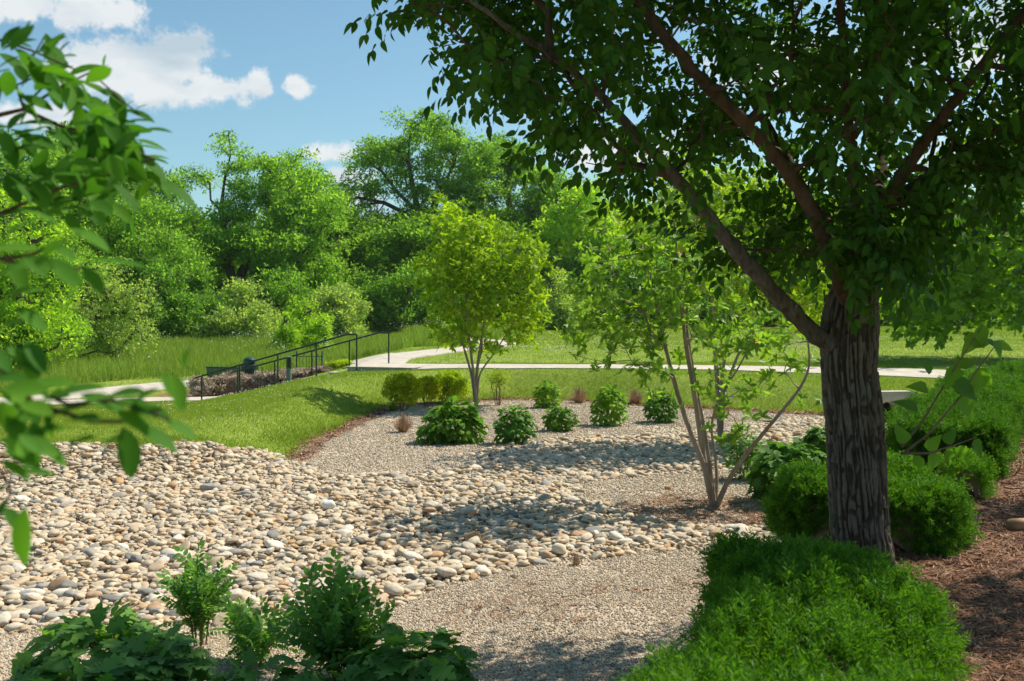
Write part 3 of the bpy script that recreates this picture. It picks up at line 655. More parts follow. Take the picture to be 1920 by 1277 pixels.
w_ = np.where((pxs > 430) & (pxs < 620) & (y > 50), .5*(fbm(x, y, 3) > .05), 0)+np.where((y > 64) & (fbm(x, y, 3.5) > .15), .5, 0)+np.where(fbm(x, y, 2, 4) > .45, .15, 0)
k = (RNG.random(len(x)) < w_) & (sdist(MEADOW, x, y) < -.5); x, y = x[k][:1700], y[k][:1700]
puffs(x, y, H(x, y)+RNG.uniform(.45, .95, len(x)), RNG.uniform(.018, .042, len(x)), M['petal'], 'meadow_flowers', 'white wild flowers standing along the far side of the meadow', 'flowers')

# ------------------------------------------------------------------ leaf shapes (length 1 along +Y, upper side +Z)
def leaf_tpl(w=.5, fold=.12, droop=.15, st=(0, .18, .42, .7, 1.0), prof=(0, .8, 1.0, .68, 0)):
    V = []; 
    for y, p in zip(st, prof):
        z = -droop*y*y; x = w/2*p
        V += [(0, y, z)] if p == 0 else [(-x, y, z+fold*x*2), (0, y, z), (x, y, z+fold*x*2)]
    n = len(st); F3 = [(0, 2, 1), (0, 3, 2)]; F4 = []
    for i in range(n-3): b = 1+i*3; F4 += [(b, b+1, b+4, b+3), (b+1, b+2, b+5, b+4)]
    b = 1+(n-3)*3; e = b+3; F3 += [(b, b+1, e), (b+1, b+2, e)]
    return np.array(V, float), [np.array(F3), np.array(F4)] if F4 else [np.array(F3)]
def lobed_tpl(fold=.06, droop=.22):
    o = [(0, 0), (.10, .02), (.26, .06), (.22, .20), (.42, .34), (.40, .44), (.25, .46), (.36, .64), (.31, .72), (.17, .70), (.14, .84), (0, 1.0)]
    pts = [(x, y) for x, y in o]+[(-x, y) for x, y in o[-2:0:-1]]
    z = lambda x, y: fold*abs(x)*2-droop*y*y-.25*x*x
    mid = [(0, .22), (0, .5), (0, .76)]
    V = [(x, y, z(x, y)) for x, y in pts]+[(x, y, z(x, y)-.01) for x, y in mid]; n = len(pts); T = []
    for i in range(n):
        j = (i+1) % n; ym = (pts[i][1]+pts[j][1])/2; T.append((i, j, n+(0 if ym < .38 else 1 if ym < .66 else 2)))
    for s_ in (0, 1):
        a_ = max(i for i in range(12) if pts[i][1] <= .44); T += []
    # close the gaps between the fan centres
    R_ = [i for i in range(n)]
    def cen(i): ym = (pts[i][1]+pts[(i+1) % n][1])/2; return 0 if ym < .38 else 1 if ym < .66 else 2
    for i in range(n):
        a_, b_ = cen(i), cen((i+1) % n)
        if a_ != b_: T.append(((i+1) % n, n+b_, n+a_))
    return np.array(V, float), [np.array([t_[::1] for t_ in T])]
def heart_tpl():
    return leaf_tpl(.64, .14, .22, (0, .10, .32, .62, 1.0), (0, .86, 1.0, .66, 0))
def multi(tpl, frs):
    """several leaves as one template; frs = list of (origin, dir, normal, scale)"""
    V = []; Fs = {}; n = 0
    for o_, d, nn, s_ in frs:
        R_ = frames(np.array([d], float), np.array([nn], float))[0]; v = (tpl[0]*s_)@R_.T+np.array(o_); V.append(v)
        for f in tpl[1]: Fs.setdefault(f.shape[1], []).append(f+n)
        n += len(v)
    return np.concatenate(V), [np.concatenate(f) for f in Fs.values()]
L_BROAD = leaf_tpl(.52, .10, .22); L_ELL = leaf_tpl(.40, .12, .12, (0, .2, .5, .78, 1), (0, .8, 1, .75, 0)); L_LOW = leaf_tpl(.5, .1, .15, (0, .5, 1), (0, 1, 0))
L_LOB = lobed_tpl(); L_HEART = heart_tpl(); L_OV = leaf_tpl(.48, .12, .16, (0, .12, .3, .5, .7, .86, .95, 1), (0, .5, .88, 1.0, .86, .52, .22, 0))
def twig_tpl(seed, nl=12, length=.42, size=.082, tpl=L_BROAD, hang=.75):
    r = np.random.default_rng(seed); fr = []
    for i in range(nl):
        tt = (i+.6)/nl; side = 1 if i % 2 else -1
        p = (side*.004, length*tt, -.10*length*tt*tt); a = r.uniform(.5, 1.1)
        d = np.array([side*math.sin(a), math.cos(a)*.8, -hang*r.uniform(.5, 1.3)])
        nn = np.array([side*.2+r.normal(0, .3), .5+r.normal(0, .3), .9]); fr.append((p, d, nn, size*r.uniform(.7, 1.15)))
    fr.append(((0, length, -.1*length), (0, 1, -hang), (0, .4, 1), size)); return multi(tpl, fr)
def rosette_tpl(seed, nl=7, tpl=L_ELL, up=.35):
    r = np.random.default_rng(seed); fr = []
    for i in range(nl):
        a = i*2.4+r.uniform(-.3, .3); e = up+r.uniform(-.35, .35); d = (math.cos(a)*math.cos(e), math.sin(a)*math.cos(e), math.sin(e))
        fr.append(((0, 0, -.1*i/nl), d, (-d[0]*.5+r.normal(0, .2), -d[1]*.5+r.normal(0, .2), 1), r.uniform(.75, 1.1)))
    return multi(tpl, fr)
def clump_tpl(seed, nl=4, tpl=L_LOW):
    r = np.random.default_rng(seed); fr = []
    for i in range(nl):
        d = nrm(r.normal(size=3)*[1, 1, .6]); fr.append((r.uniform(-.45, .45, 3), d, r.normal(size=3)*.6+[0, 0, .9], r.uniform(.5, .9)))
    return multi(tpl, fr)
TWIG = [twig_tpl(i) for i in range(5)]; ROS = [rosette_tpl(i) for i in range(5)]; CLU = [clump_tpl(i) for i in range(6)]; ROSO = [rosette_tpl(i+9, 6, L_LOB, .1) for i in range(4)]
def foliage(P, D, Nn, S, tpls):
    mb = MB(); v = RNG.integers(0, len(tpls), len(P)); R_ = frames(D, Nn)
    for i, t_ in enumerate(tpls):
        q = v == i
        if q.any(): mb.add(*scatter(t_[0], t_[1], P[q], R_[q], S[q]))
    return mb

# ------------------------------------------------------------------ woody skeletons
def grow(init, ipar, targets, jitter=.06, seg=3, pathw=.25, sag=0.0):
    """connect every target to the nearest suitable node of the tree"""
    P = [np.array(p, float) for p in init]; par = list(ipar); cost = [0.0]*len(P)
    for i in range(1, len(P)): cost[i] = cost[par[i]]+np.linalg.norm(P[i]-P[par[i]])
    A = np.array(init, float); dmin = np.linalg.norm(targets[:, None]-A[None], axis=2).min(1)
    PA = np.zeros((len(P)+len(targets)*seg, 3)); PA[:len(P)] = A; CA = np.zeros(len(PA)); CA[:len(P)] = cost; n = len(P); ends = []
    for ti in np.argsort(dmin):
        T = targets[ti]; d = np.linalg.norm(PA[:n]-T, axis=1); j = int(np.argmin(d+pathw*CA[:n])); a = PA[j].copy(); L = d[j]
        prev = j
        for k in range(1, seg+1):
            f = k/seg; p = a+(T-a)*f
            if k < seg: p = p+RNG.normal(0, jitter, 3)*L+np.array([0, 0, sag*L*math.sin(math.pi*f)])
            PA[n] = p; CA[n] = CA[prev]+L/seg; par.append(prev); prev = n; n += 1
        ends.append(prev)
    return PA[:n], np.array(par), np.array(ends)
def pipe(par, n, ends, tip, ex=2.2, rmax=None, fixed=None):
    w_ = np.zeros(n); w_[ends] = 1; order = range(n-1, -1, -1)
    for i in order:
        if par[i] >= 0: w_[par[i]] += max(w_[i], .0)
    R_ = tip*np.maximum(w_, 1)**(1/ex)
    if rmax is not None: R_ = np.minimum(R_, rmax)
    if fixed is not None:
        for i, r in fixed.items(): R_[i] = r
    return R_
def to_local(o_, root):
    """parent a mesh built in world coordinates to a thing standing at root"""
    me_ = o_.data; v = np.empty(len(me_.vertices)*3, np.float32); me_.vertices.foreach_get('co', v); v = v.reshape(-1, 3)-np.array(root.location, np.float32)
    me_.vertices.foreach_set('co', v.ravel()); o_.parent = root; o_.location = (0, 0, 0); return o_
def copy_thing(src, loc, rz, sc, label, group=None):
    c_ = src.copy(); COL.objects.link(c_); c_.location = loc; c_.rotation_euler = (0, 0, rz); c_.scale = sc; c_['label'] = label
    if group: c_['group'] = group
    for ch in src.children:
        d = ch.copy(); COL.objects.link(d); d.parent = c_
    return c_

# ------------------------------------------------------------------ the big shade tree on the right
BX, BY = (1612-CX)/F*6.2, 6.2; bzg = gz(BX, BY)
big = empty('shade_tree', (BX, BY, bzg), 'large shade tree with a thick furrowed trunk standing in the clipped evergreen hedge', 'tree')
def limb(pts): return [at(px, py, D) for px, py, D in pts]
trunkline = [np.array([BX+.02, BY, bzg-.1]), np.array([BX+.01, BY, bzg+.25])]+limb([(1611, 1000, 6.2), (1602, 800, 6.2), (1592, 700, 6.2), (1592, 640, 6.2), (1594, 600, 6.2)])
fork = limb([(1598, 560, 6.2)])[0]
# trunk mesh with real bark relief
tp_ = np.array(trunkline+[fork, at(1612, 500, 6.22), at(1624, 430, 6.25)]); tr_ = np.array([.188, .176, .168, .162, .160, .165, .168, .145, .105, .075])
lt = np.concatenate([[0], np.cumsum(np.linalg.norm(np.diff(tp_, axis=0), axis=1))]); ns, nk = 420, 190
u = np.linspace(0, lt[-1], ns); cen = np.stack([np.interp(u, lt, tp_[:, i]) for i in range(3)], 1); rad = np.interp(u, lt, tr_)
k_ = np.ones(25)/25; rad = np.convolve(np.pad(rad, 12, mode='edge'), k_, 'valid'); cen = np.stack([np.convolve(np.pad(cen[:, i], 12, mode='reflect', reflect_type='odd'), k_, 'valid') for i in range(3)], 1)
th = np.arange(nk)*2*math.pi/nk; UU, TH = np.meshgrid(u, th, indexing='ij')
wob = .35*fbm(np.cos(TH)*2+UU*.9, np.sin(TH)*2+UU*.7, .5, 2)
per = 34
ph = (TH+wob*.75+.10*fbm(UU*2.2+TH*.3, TH*3, .5, 6))*per/(2*math.pi)
cellv = np.abs(((ph+.5*((UU*3.1+_perm[(np.floor(ph).astype(int)) % 64, 5]*4).astype(int) % 2)*0) % 1)-.5)*2
ridge = 1-sstep(.45, 1.0, cellv)                       # 1 on the ridge, 0 in the furrow
brk = sstep(.24, .42, np.abs(fbm(ph*.6, UU*9, .8, 7)))
n3d = fbm(np.cos(TH)*3+7, UU*14+np.sin(TH)*3, .55, 4)
disp = .021*ridge*(1-.7*brk)+.006*n3d-.006+.018*fbm(np.cos(TH)*1.2+3, UU*1.4+np.sin(TH), 1.0, 8)
RR_ = rad[:, None]+disp*np.clip(rad[:, None]/.15, .4, 1)
V = np.stack([cen[:, 0:1]+RR_*np.cos(TH), cen[:, 1:2]+RR_*np.sin(TH), np.broadcast_to(cen[:, 2:3], RR_.shape)], -1).reshape(-1, 3)
ii = np.arange(ns*nk).reshape(ns, nk); jj = np.roll(ii, -1, 1); q = np.stack([ii[:-1], jj[:-1], jj[1:], ii[1:]], -1).reshape(-1, 4)
tm_ = mesh('trunk', V, [q], M['bark_trunk'], True); at_ = tm_.attributes.new('ridge', 'FLOAT', 'POINT'); at_.data.foreach_set('value', (ridge*(1-.7*brk)).ravel().astype(np.float32))
to_local(link('trunk', tm_), big)
# main limbs, then branches grown to every leaf cluster
limbs = [
 [(1556, 655, 6.15), (1500, 600, 6.1), (1452, 552, 6.0), (1390, 480, 5.9), (1330, 410, 5.85), (1262, 325, 5.8), (1200, 262, 5.7), (1130, 180, 5.6), (1040, 105, 5.4), (950, 50, 5.2), (880, 0, 5.1)],
 [(1585, 560, 6.0), (1560, 480, 5.8), (1525, 400, 5.7), (1480, 325, 5.6), (1400, 235, 5.4), (1330, 165, 5.3), (1265, 90, 5.2), (1190, 0, 5.1), (1120, -120, 5.0), (1060, -260, 4.9)],
 [(1612, 480, 6.2), (1603, 380, 6.15), (1594, 260, 6.05), (1585, 130, 6.0), (1575, 0, 5.9), (1560, -200, 5.9), (1540, -430, 5.9), (1500, -700, 6.0)],
 [(1630, 440, 6.2), (1662, 380, 6.1), (1700, 315, 6.0), (1750, 240, 5.9), (1800, 175, 5.8), (1850, 110, 5.7), (1915, 30, 5.6), (2000, -100, 5.5), (2080, -260, 5.5)],
 [(1622, 440, 6.4), (1650, 330, 6.9), (1668, 200, 7.2), (1680, 60, 7.4), (1700, -120, 7.5), (1700, -350, 7.5)],
 [(1590, 540, 6.4), (1540, 420, 6.9), (1470, 290, 7.2), (1400, 170, 7.5), (1350, 40, 7.6), (1320, -100, 7.6)],
 [(1640, 400, 6.4), (1740, 330, 6.8), (1850, 280, 7.1), (1960, 220, 7.4), (2080, 150, 7.6)],
]
radii = [(.062, .010), (.050, .018), (.036, .014), (.048, .018), (.05, .02), (.05, .018), (.045, .016)]
init = list(trunkline)+[fork]; ipar = [-1]+list(range(len(init)-1)); ftop = len(init)-1; fixed = {}
limbobjs = []
for L_, (ra, rb) in zip(limbs, radii):
    pts = limb(L_); prev = ftop if L_[0][1] < 640 else ftop-2
    for k, p in enumerate(pts): init.append(p); ipar.append(prev); prev = len(init)-1; fixed[prev] = ra+(rb-ra)*k/(len(pts)-1)
    mb = MB(); P_ = [init[ipar[len(init)-len(pts)]]]+pts; r_ = [ra*1.5]+[ra+(rb-ra)*k/(len(pts)-1) for k in range(len(pts))]
    # smooth the polyline
    P_ = np.array(P_); r_ = np.array(r_); s0 = np.concatenate([[0], np.cumsum(np.linalg.norm(np.diff(P_, axis=0), axis=1))]); uu = np.linspace(0, s0[-1], 60)
    Q = np.stack([np.interp(uu, s0, P_[:, i]) for i in range(3)], 1)
    for _ in range(4): Q[1:-1] = .25*Q[:-2]+.5*Q[1:-1]+.25*Q[2:]
    Q[2:-1] += RNG.normal(0, .004, (57, 3)); mb.tube(Q, np.interp(uu, s0, r_)*(1+.07*RNG.normal(size=60)), 14)
    to_local(mb.build('limb', M['bark_big'] if ra > .055 else M['bark_limb'], None, True), big)
CROWN = [(700, -60), (712, 30), (740, 62), (790, 100), (850, 165), (925, 215), (985, 270), (1050, 345), (1090, 385), (1180, 415), (1250, 430), (1330, 500), (1400, 520), (1500, 520), (1590, 480), (1680, 475), (1780, 440), (1860, 390), (1960, 330),
         (2100, 200), (2250, 0), (2300, -400), (2050, -900), (1600, -1150), (1100, -900), (800, -500), (690, -220)]
tg = []
LX = [(np.array([(p[0], p[1]) for p in L_]), np.array([p[2] for p in L_])) for L_ in limbs[:4]]
while len(tg) < 1750:
    px, py = RNG.uniform(680, 2300), RNG.uniform(-1150, 560); sdv = float(sdist(CROWN, np.array([px]), np.array([py]))[0])
    if sdv > (-58 if px < 1300 and py < 400 else -18): continue
    dp = min(1, (-sdv)/320)**.6
    D = 6.3+RNG.uniform(-.85, 1)*2.1*dp-(.9 if px < 1100 else 0)*(1-dp)
    if vnoise(np.array([px]), np.array([py]), 130, 3)[0]+.5*vnoise(np.array([px]), np.array([D*200]), 150, 5)[0] < -.25: continue
    hid = False
    for ln, dd_ in LX:                       # twigs do not crowd in front of the main limbs
        q, _ = ldist(ln, np.array([px]), np.array([py+25])); j = np.argmin(np.hypot(ln[:, 0]-px, ln[:, 1]-py))
        if q[0] < 40 and D < dd_[j]+.30 and py > -40: hid = True
    if hid: continue
    tg.append(at(px, py, D))
for _ in range(30): tg.append(at(RNG.uniform(1580, 1720), RNG.uniform(400, 500), RNG.uniform(5.4, 6.0)))
for _ in range(60): tg.append(at(RNG.uniform(1420, 1760), RNG.uniform(330, 500), RNG.uniform(7.0, 8.2)))
tg = np.array(tg)
PA, PP, ends = grow(init, ipar, tg, .07, 3, .16, .03)
R_ = pipe(PP, len(PA), ends, .0034, 2.0, .035, fixed)
keep = np.ones(len(PA), bool); ni = len(init)
Vt, Ft = tubes(np.concatenate([PA[:ni], PA[ni:]]), np.where(np.arange(len(PA)) < ni, -1, PP), R_, 5)
to_local(MB().add(Vt, Ft).build('branches', M['bark_limb'], None, True), big)
# leafy twigs at the branch ends
rep = 3; e = np.repeat(ends, rep); base = PA[e]+RNG.normal(0, .05, (len(e), 3))
outw = PA[e]-PA[PP[e]]; outw = nrm(outw)*.8+rand_dirs(len(e))*.75; outw[:, 2] -= .15
upn = RNG.normal(0, .25, (len(e), 3))+[0, 0, 1]
mb = foliage(base-nrm(outw)*.1, outw, upn, RNG.uniform(.8, 1.15, len(e)), TWIG)
to_local(mb.build('foliage', M['L_big'], None), big)
# shoots growing from the trunk above the hedge
for stem, lv in (([(1690, 838, 6.15), (1730, 790, 6.1), (1775, 715, 6.0), (1810, 660, 5.95), (1842, 612, 5.9)],
                  [(1835, 612, -70, 55), (1832, 625, -120, 60), (1815, 645, 15, 70), (1800, 690, 230, 62), (1745, 700, 120, 46), (1740, 730, 165, 52), (1790, 735, 20, 58), (1722, 770, 150, 62), (1795, 690, 30, 60), (1850, 640, -30, 44)]),
                 ([(1700, 845, 6.1), (1740, 815, 6.0), (1800, 745, 5.9), (1835, 690, 5.85), (1865, 650, 5.8)],
                  [(1862, 640, -60, 52), (1868, 645, -20, 40), (1835, 690, -70, 62), (1800, 745, -60, 64), (1790, 715, -40, 66), (1830, 700, -100, 55)]),
                 ([(1690, 850, 6.1), (1740, 850, 5.9), (1790, 835, 5.8), (1830, 820, 5.7)],
                  [(1725, 855, -100, 40), (1755, 850, -110, 44), (1780, 845, -85, 42), (1800, 835, -70, 44), (1825, 825, -60, 50), (1740, 845, 60, 48), (1700, 830, 120, 50), (1770, 830, 50, 44)])):
    Q = np.array(limb(stem)); mb = MB(); mb.tube(Q, np.linspace(.009, .003, len(Q)), 6); to_local(mb.build('shoot', M['twig'], None, True), big)
    P_, D_, N_, S_ = [], [], [], []
    for px, py, ang, sz in lv:
        a = math.radians(ang); p = at(px, py, 5.95+RNG.uniform(-.1, .1)); P_.append(p); D_.append((math.cos(a), RNG.uniform(-.3, .2), math.sin(a)*.9)); N_.append((RNG.normal(0, .4), -.8, .6+RNG.normal(0, .3))); S_.append(sz/F*5.95*.84)
    to_local(foliage(np.array(P_), np.array(D_, float), np.array(N_, float), np.array(S_), [L_HEART]).build('shoot_leaves', M['L_shoot'], None, True), big)

# ------------------------------------------------------------------ clipped evergreen hedges
def needle_tpl(seed, n=20, L=1.0):
    r = np.random.default_rng(seed); V = []; Fq = []
    for i in range(n):
        tt = i/n; a = r.uniform(0, 2*math.pi); up = .55+.3*r.random(); l = L*.36*(1-.45*tt)*r.uniform(.8, 1.2)
        p = np.array([0, L*tt*.85, 0]); d = nrm(np.array([math.cos(a)*.85, up, math.sin(a)*.85])); s_ = nrm(np.cross(d, r.normal(size=3)))*.014*L*1.9
        b = len(V); V += [p, p+d*l*.5+s_, p+d*l, p+d*l*.5-s_]; Fq.append((b, b+1, b+2, b+3))
    b = len(V); V += [(-.008, 0, 0), (.008, 0, 0), (.003, L*.9, 0), (-.003, L*.9, 0)]; Fq.append((b, b+1, b+2, b+3)); return np.array(V, float), [np.array(Fq)]
NEED = [needle_tpl(i) for i in range(6)]
def hedge(name, line, half, ztop, n, ss, label, seed, base=None, lump=.16, side_open=0):
    ln = np.array(line, float); a, b = ln[0], ln[-1]; seg_ = np.linalg.norm(np.diff(ln, axis=0), axis=1); cum = np.concatenate([[0], np.cumsum(seg_)]); Lt = cum[-1]
    root = empty(name, (*((a+b)/2), gz(*((a+b)/2))), label, 'hedge', 'clipped evergreen hedge clumps along the straw bed')
    half = np.array(half, float)
    def prof(uu, ang):
        """surface point: uu along (-.1..1.1), ang round the section 0=right base, pi = left base"""
        f = np.clip(uu, 0, 1); c_ = np.stack([np.interp(f*Lt, cum, ln[:, i]) for i in range(2)], 1)
        c2 = np.stack([np.interp(np.clip(f*Lt+.1, 0, Lt), cum, ln[:, i])-np.interp(np.clip(f*Lt+.1, 0, Lt)-.2, cum, ln[:, i]) for i in range(2)], 1); dd_ = nrm(c2); rt = np.stack([dd_[:, 1], -dd_[:, 0]], 1)
        hw_ = np.interp(f, np.linspace(0, 1, len(half)), half); endf = np.clip(np.minimum(f, 1-f)*Lt/.35, 0, 1); rnd = np.sqrt(1-(1-endf)**2.6*.42)
        zb = H(c_[:, 0], c_[:, 1]); hh = (ztop-zb)
        ce, se = np.cos(ang), np.sin(ang); pw = .42
        xx_ = np.sign(ce)*np.abs(ce)**pw*hw_*rnd; zz_ = np.abs(se)**pw*hh*(.35+.65*rnd)
        X = c_+rt*xx_[:, None]; lum = lump*fbm(X[:, 0]+zz_*.7, X[:, 1]+zz_*.5, .45, seed)*1.6
        nn_ = np.stack([rt[:, 0]*ce, rt[:, 1]*ce, se*1.2], 1); nn_[:, :2] += dd_*((f > .5)*2-1)[:, None]*(1-endf)[:, None]*1.2; nn_ = nrm(nn_)
        return np.c_[X, zb+zz_]+nn_*lum[:, None], nn_
    uu = RNG.uniform(0, 1, n); k = RNG.random(n) < .22; uu[k] = np.where(RNG.random(k.sum()) < .5, RNG.uniform(0, .3/Lt, k.sum()), 1-RNG.uniform(0, .3/Lt, k.sum()))
    tq = RNG.uniform(-1, 1, n); an = np.where(RNG.random(n) < .62, np.arccos(np.sign(tq)*np.abs(tq)**(1/.42)), np.where(tq > 0, 1, -1)*np.arcsin(RNG.random(n)**(1/.42))); an = np.where(an < 0, math.pi+an, an); P_, nn_ = prof(uu, an)
    cap = RNG.random(n) < .16; uu[cap] = (uu[cap] > .5)*1.0; P2, n2 = prof(uu, an); ctr = prof(uu, np.full(n, math.pi/2))[0]; ctr[:, 2] = H(ctr[:, 0], ctr[:, 1])+.25; dlt = (P2-ctr)*np.sqrt(RNG.random(n))[:, None]
    P_[cap] = (ctr+dlt)[cap]; ax_ = nrm(np.where(uu[:, None] > .5, ln[-1]-ln[-2], ln[0]-ln[1])); nn_[cap] = nrm(np.c_[ax_, np.full(n, .25)])[cap]
    dr = nn_*.8+np.array([0, 0, .35])+RNG.normal(0, .42, (n, 3)); dr = nrm(dr); depth = RNG.random(n)**1.5*.10
    P_ = P_-nn_*(depth+ss*.55)[:, None]
    mb = foliage(P_, dr, rand_dirs(n), ss*RNG.uniform(.6, 1.3, n), NEED)
    # added twig-brown solid core inside the needles, blocks light and view
    gu, ga = np.meshgrid(np.linspace(0, 1, 40), np.linspace(0, math.pi, 18), indexing='ij'); Pi, ni_ = prof(gu.ravel(), ga.ravel()); Pi = Pi-ni_*(.13+ss*.3)
    g_ = np.arange(40*18).reshape(40, 18)
    for row, q0, q1 in ((0, 0, 1), (39, -1, -2)):                   # close the ends of the inner mass
        cc_ = Pi[g_[row]].mean(0); mb.add(np.vstack([Pi[g_[row]], cc_]), np.array([(i, i+1, 18) for i in range(17)]), 1)
    fq = np.stack([g_[:-1, :-1], g_[:-1, 1:], g_[1:, 1:], g_[1:, :-1]], -1).reshape(-1, 4); mb.add(Pi, fq, 1)
    to_local(mb.build('foliage', [M['L_yew'], M['twig']], None), root); return root
hedge('hedge', [(.70, 2.2), (.95, 3.2), (1.24, 4.0), (1.56, 4.95)], [.43, .46, .50, .56], 1.25, 15000, .115, 'nearest clump of the soft green clipped hedge in front of the big trunk', 1)
hedge('hedge', [(2.40, 6.95), (2.70, 7.5), (3.0, 8.2)], [.60, .68, .62], 1.15, 10000, .125, 'second clump of the clipped hedge directly behind the base of the big trunk', 2)
hedge('hedge', [(4.35, 9.9), (4.85, 11.0), (5.6, 12.3), (6.35, 13.7)], [.55, .6, .6, .6], 1.28, 11000, .14, 'third clump of the clipped hedge under the heart shaped shoots with a dark front face', 3)
hedge('hedge', [(6.6, 14.1), (7.9, 16.2), (9.6, 18.6), (11.4, 20.6)], [.6, .62, .62, .6], 1.34, 12000, .16, 'farthest clump of the clipped hedge running out of the photo at the right edge', 4)

hedge('evergreen_shrub', [(4.02, 8.75), (4.28, 9.2)], [.2, .2], 1.04, 900, .10, 'small loose yellow green evergreen tuft between the second and third hedge clumps', 6)
# ------------------------------------------------------------------ generic leafy shrub
def shrub(name, c, rx, ry, h, n, size, mat, label, cat='shrub', tpls=None, group=None, mode='shell', nst=9, droop=.9, base=0.0, twigmat='twig', stem_r=.006, power=.5, open_=0, smooth=True, up=.5, zmin=None):
    x, y = c; z = gz(x, y); root = empty(name, (x, y, z), label, cat, group)
    tpls = tpls or [L_LOB]
    d = rand_dirs(n, .35); r = RNG.random(n)**power
    lumps = 1+.26*np.array([mnoise.noise(Vector((a*1.7+x, b*1.7+y, c_*1.7))) for a, b, c_ in d])*1.6
    zc = base+(h-base)*.46; hz_ = (h-base)*.54
    P_ = d*r[:, None]*lumps[:, None]*np.array([rx, ry, hz_])+np.array([0, 0, zc])
    P_[:, 2] = np.maximum(P_[:, 2], .02 if zmin is None else zmin)
    hor = nrm(d*np.array([1, 1, .25])); D_ = hor+np.array([0, 0, up-droop])+RNG.normal(0, .35, (n, 3)); Nn = d*.9+np.array([0, 0, .8])+RNG.normal(0, .38, (n, 3))
    S_ = size*RNG.uniform(.65, 1.2, n)
    mb = foliage(P_, D_, Nn, S_, tpls); f_ = mb.build('foliage', mat, root, smooth)
    ends_ = RNG.choice(n, min(n, nst*5), replace=False); T_ = P_[ends_]*np.array([.9, .9, .95]); T_ = T_[T_[:, 2] > base+.05]
    ini = [np.array([0, 0, -.05])]; ip = [-1]
    for k in range(nst):
        a = k*2*math.pi/nst+RNG.uniform(-.3, .3); rr = RNG.uniform(.25, .55); ini.append(np.array([math.cos(a)*.04*rx*4, math.sin(a)*.04*rx*4, .02])); ip.append(0)
        ini.append(np.array([math.cos(a)*rx*rr, math.sin(a)*ry*rr, max(base, .3*h)])); ip.append(len(ini)-2)
    A, pr, en = grow(ini, ip, T_, .08, 2, .2); R__ = pipe(pr, len(A), en, stem_r*.45, 2.2, stem_r*2.2)
    Vt, Ft = tubes(A, pr, R__, 5); MB().add(Vt, Ft).build('stems', M[twigmat], root, True); return root
def spx(name, px0, px1, pyt, pyb, **k):
    """shrub from its box in the photo"""
    p = G((px0+px1)/2, pyb-4); D = p[1]; rx = (px1-px0)/2*D/F*.93; D2 = D+rx*.55; x = ((px0+px1)/2-CX)/F*D2
    h = (CZ+(HY-pyt)/F*D2)-gz(x, D2); return shrub(name, (x, D2), rx, rx*.95, h, **k)
HY_G = 'low hydrangeas planted in the gravel basin'
kw = dict(mat=M['L_hyd'], cat='hydrangea', group=HY_G, power=.2)
spx('hydrangea', 792, 908, 756, 838, n=900, size=.135, label='widest leafy hydrangea in the gravel in front of the slender yellow green tree', **kw)
spx('hydrangea', 784, 830, 800, 839, n=170, size=.12, label='small low hydrangea tucked against the left foot of the widest hydrangea', **kw)
spx('hydrangea', 926, 1002, 768, 840, n=620, size=.105, label='round deep green hydrangea just right of the widest hydrangea', **{**kw, 'mat': M['L_hydd']})
spx('hydrangea', 1019, 1079, 764, 814, n=430, size=.105, label='short round hydrangea at the far edge of the shaded stones', **kw)
spx('hydrangea', 1002, 1052, 718, 770, n=430, size=.11, label='hydrangea standing farthest back near the grass bank beside a brown tuft', **{**kw, 'mat': M['L_hydb']})
spx('hydrangea', 1110, 1176, 730, 804, n=560, size=.11, label='tall bright hydrangea in the gravel between two brown tufts', **{**kw, 'mat': M['L_hydb']})
spx('hydrangea', 1210, 1273, 737, 798, n=600, size=.10, label='dark dense hydrangea behind the left stem of the many-stemmed tree', **{**kw, 'mat': M['L_hydd']})
kw = dict(cat='hydrangea', power=.33)
spx('hydrangea', 1402, 1560, 828, 955, n=900, size=.15, mat=M['L_hydd'], label='big broad leaved hydrangea at the left side of the second hedge clump', **kw)
spx('leafy_shrub', 1358, 1440, 806, 908, n=900, size=.07, mat=M['L_hydd'], label='loose small leaved shrub behind the right leaning stem of the many-stemmed tree', tpls=[L_BROAD], cat='shrub', power=.4)
spx('hydrangea', 1512, 1580, 796, 862, n=400, size=.14, mat=M['L_hydd'], label='dark hydrangea half hidden behind the left side of the big trunk', **kw)
# gold shrubs on bare stems, grey twiggy shrub
gl = leaf_tpl(.6, .1, .1, (0, .5, 1), (0, 1, 0)); GL = [multi(gl, [((0, 0, 0), (1, .2, .3), (0, 0, 1), 1), ((0, 0, 0), (-.6, .8, .4), (0, 0, 1), .9), ((0, 0, 0), (-.4, -.9, .5), (0, 0, 1), 1.0), ((0, 0, .3), (.3, -.2, 1), (1, 0, 0), .9)])]
kw = dict(tpls=GL, power=.3, cat='shrub', group='rounded gold shrubs on bare stems', stem_r=.009, smooth=False)
spx('gold_shrub', 716, 796, 702, 776, n=1700, size=.060, mat=M['L_yel'], base=.20, nst=9, label='round golden yellow shrub on bare stems at the left end of the gravel basin', **kw)
spx('gold_shrub', 772, 832, 706, 768, n=900, size=.06, mat=M['L_yel'], base=.22, nst=8, label='narrow gold shrub squeezed between two rounder gold shrubs', **kw)
spx('gold_shrub', 800, 882, 698, 764, n=1900, size=.06, mat=M['L_yelg'], base=.12, nst=9, label='greener gold shrub directly left of the slender tree stems', **kw)
spx('twiggy_shrub', 905, 962, 692, 766, n=420, size=.04, mat=M['L_yelg'], base=.35, nst=14, tpls=GL, power=.6, stem_r=.008, label='sparse grey twiggy shrub with few leaves right of the slender tree')
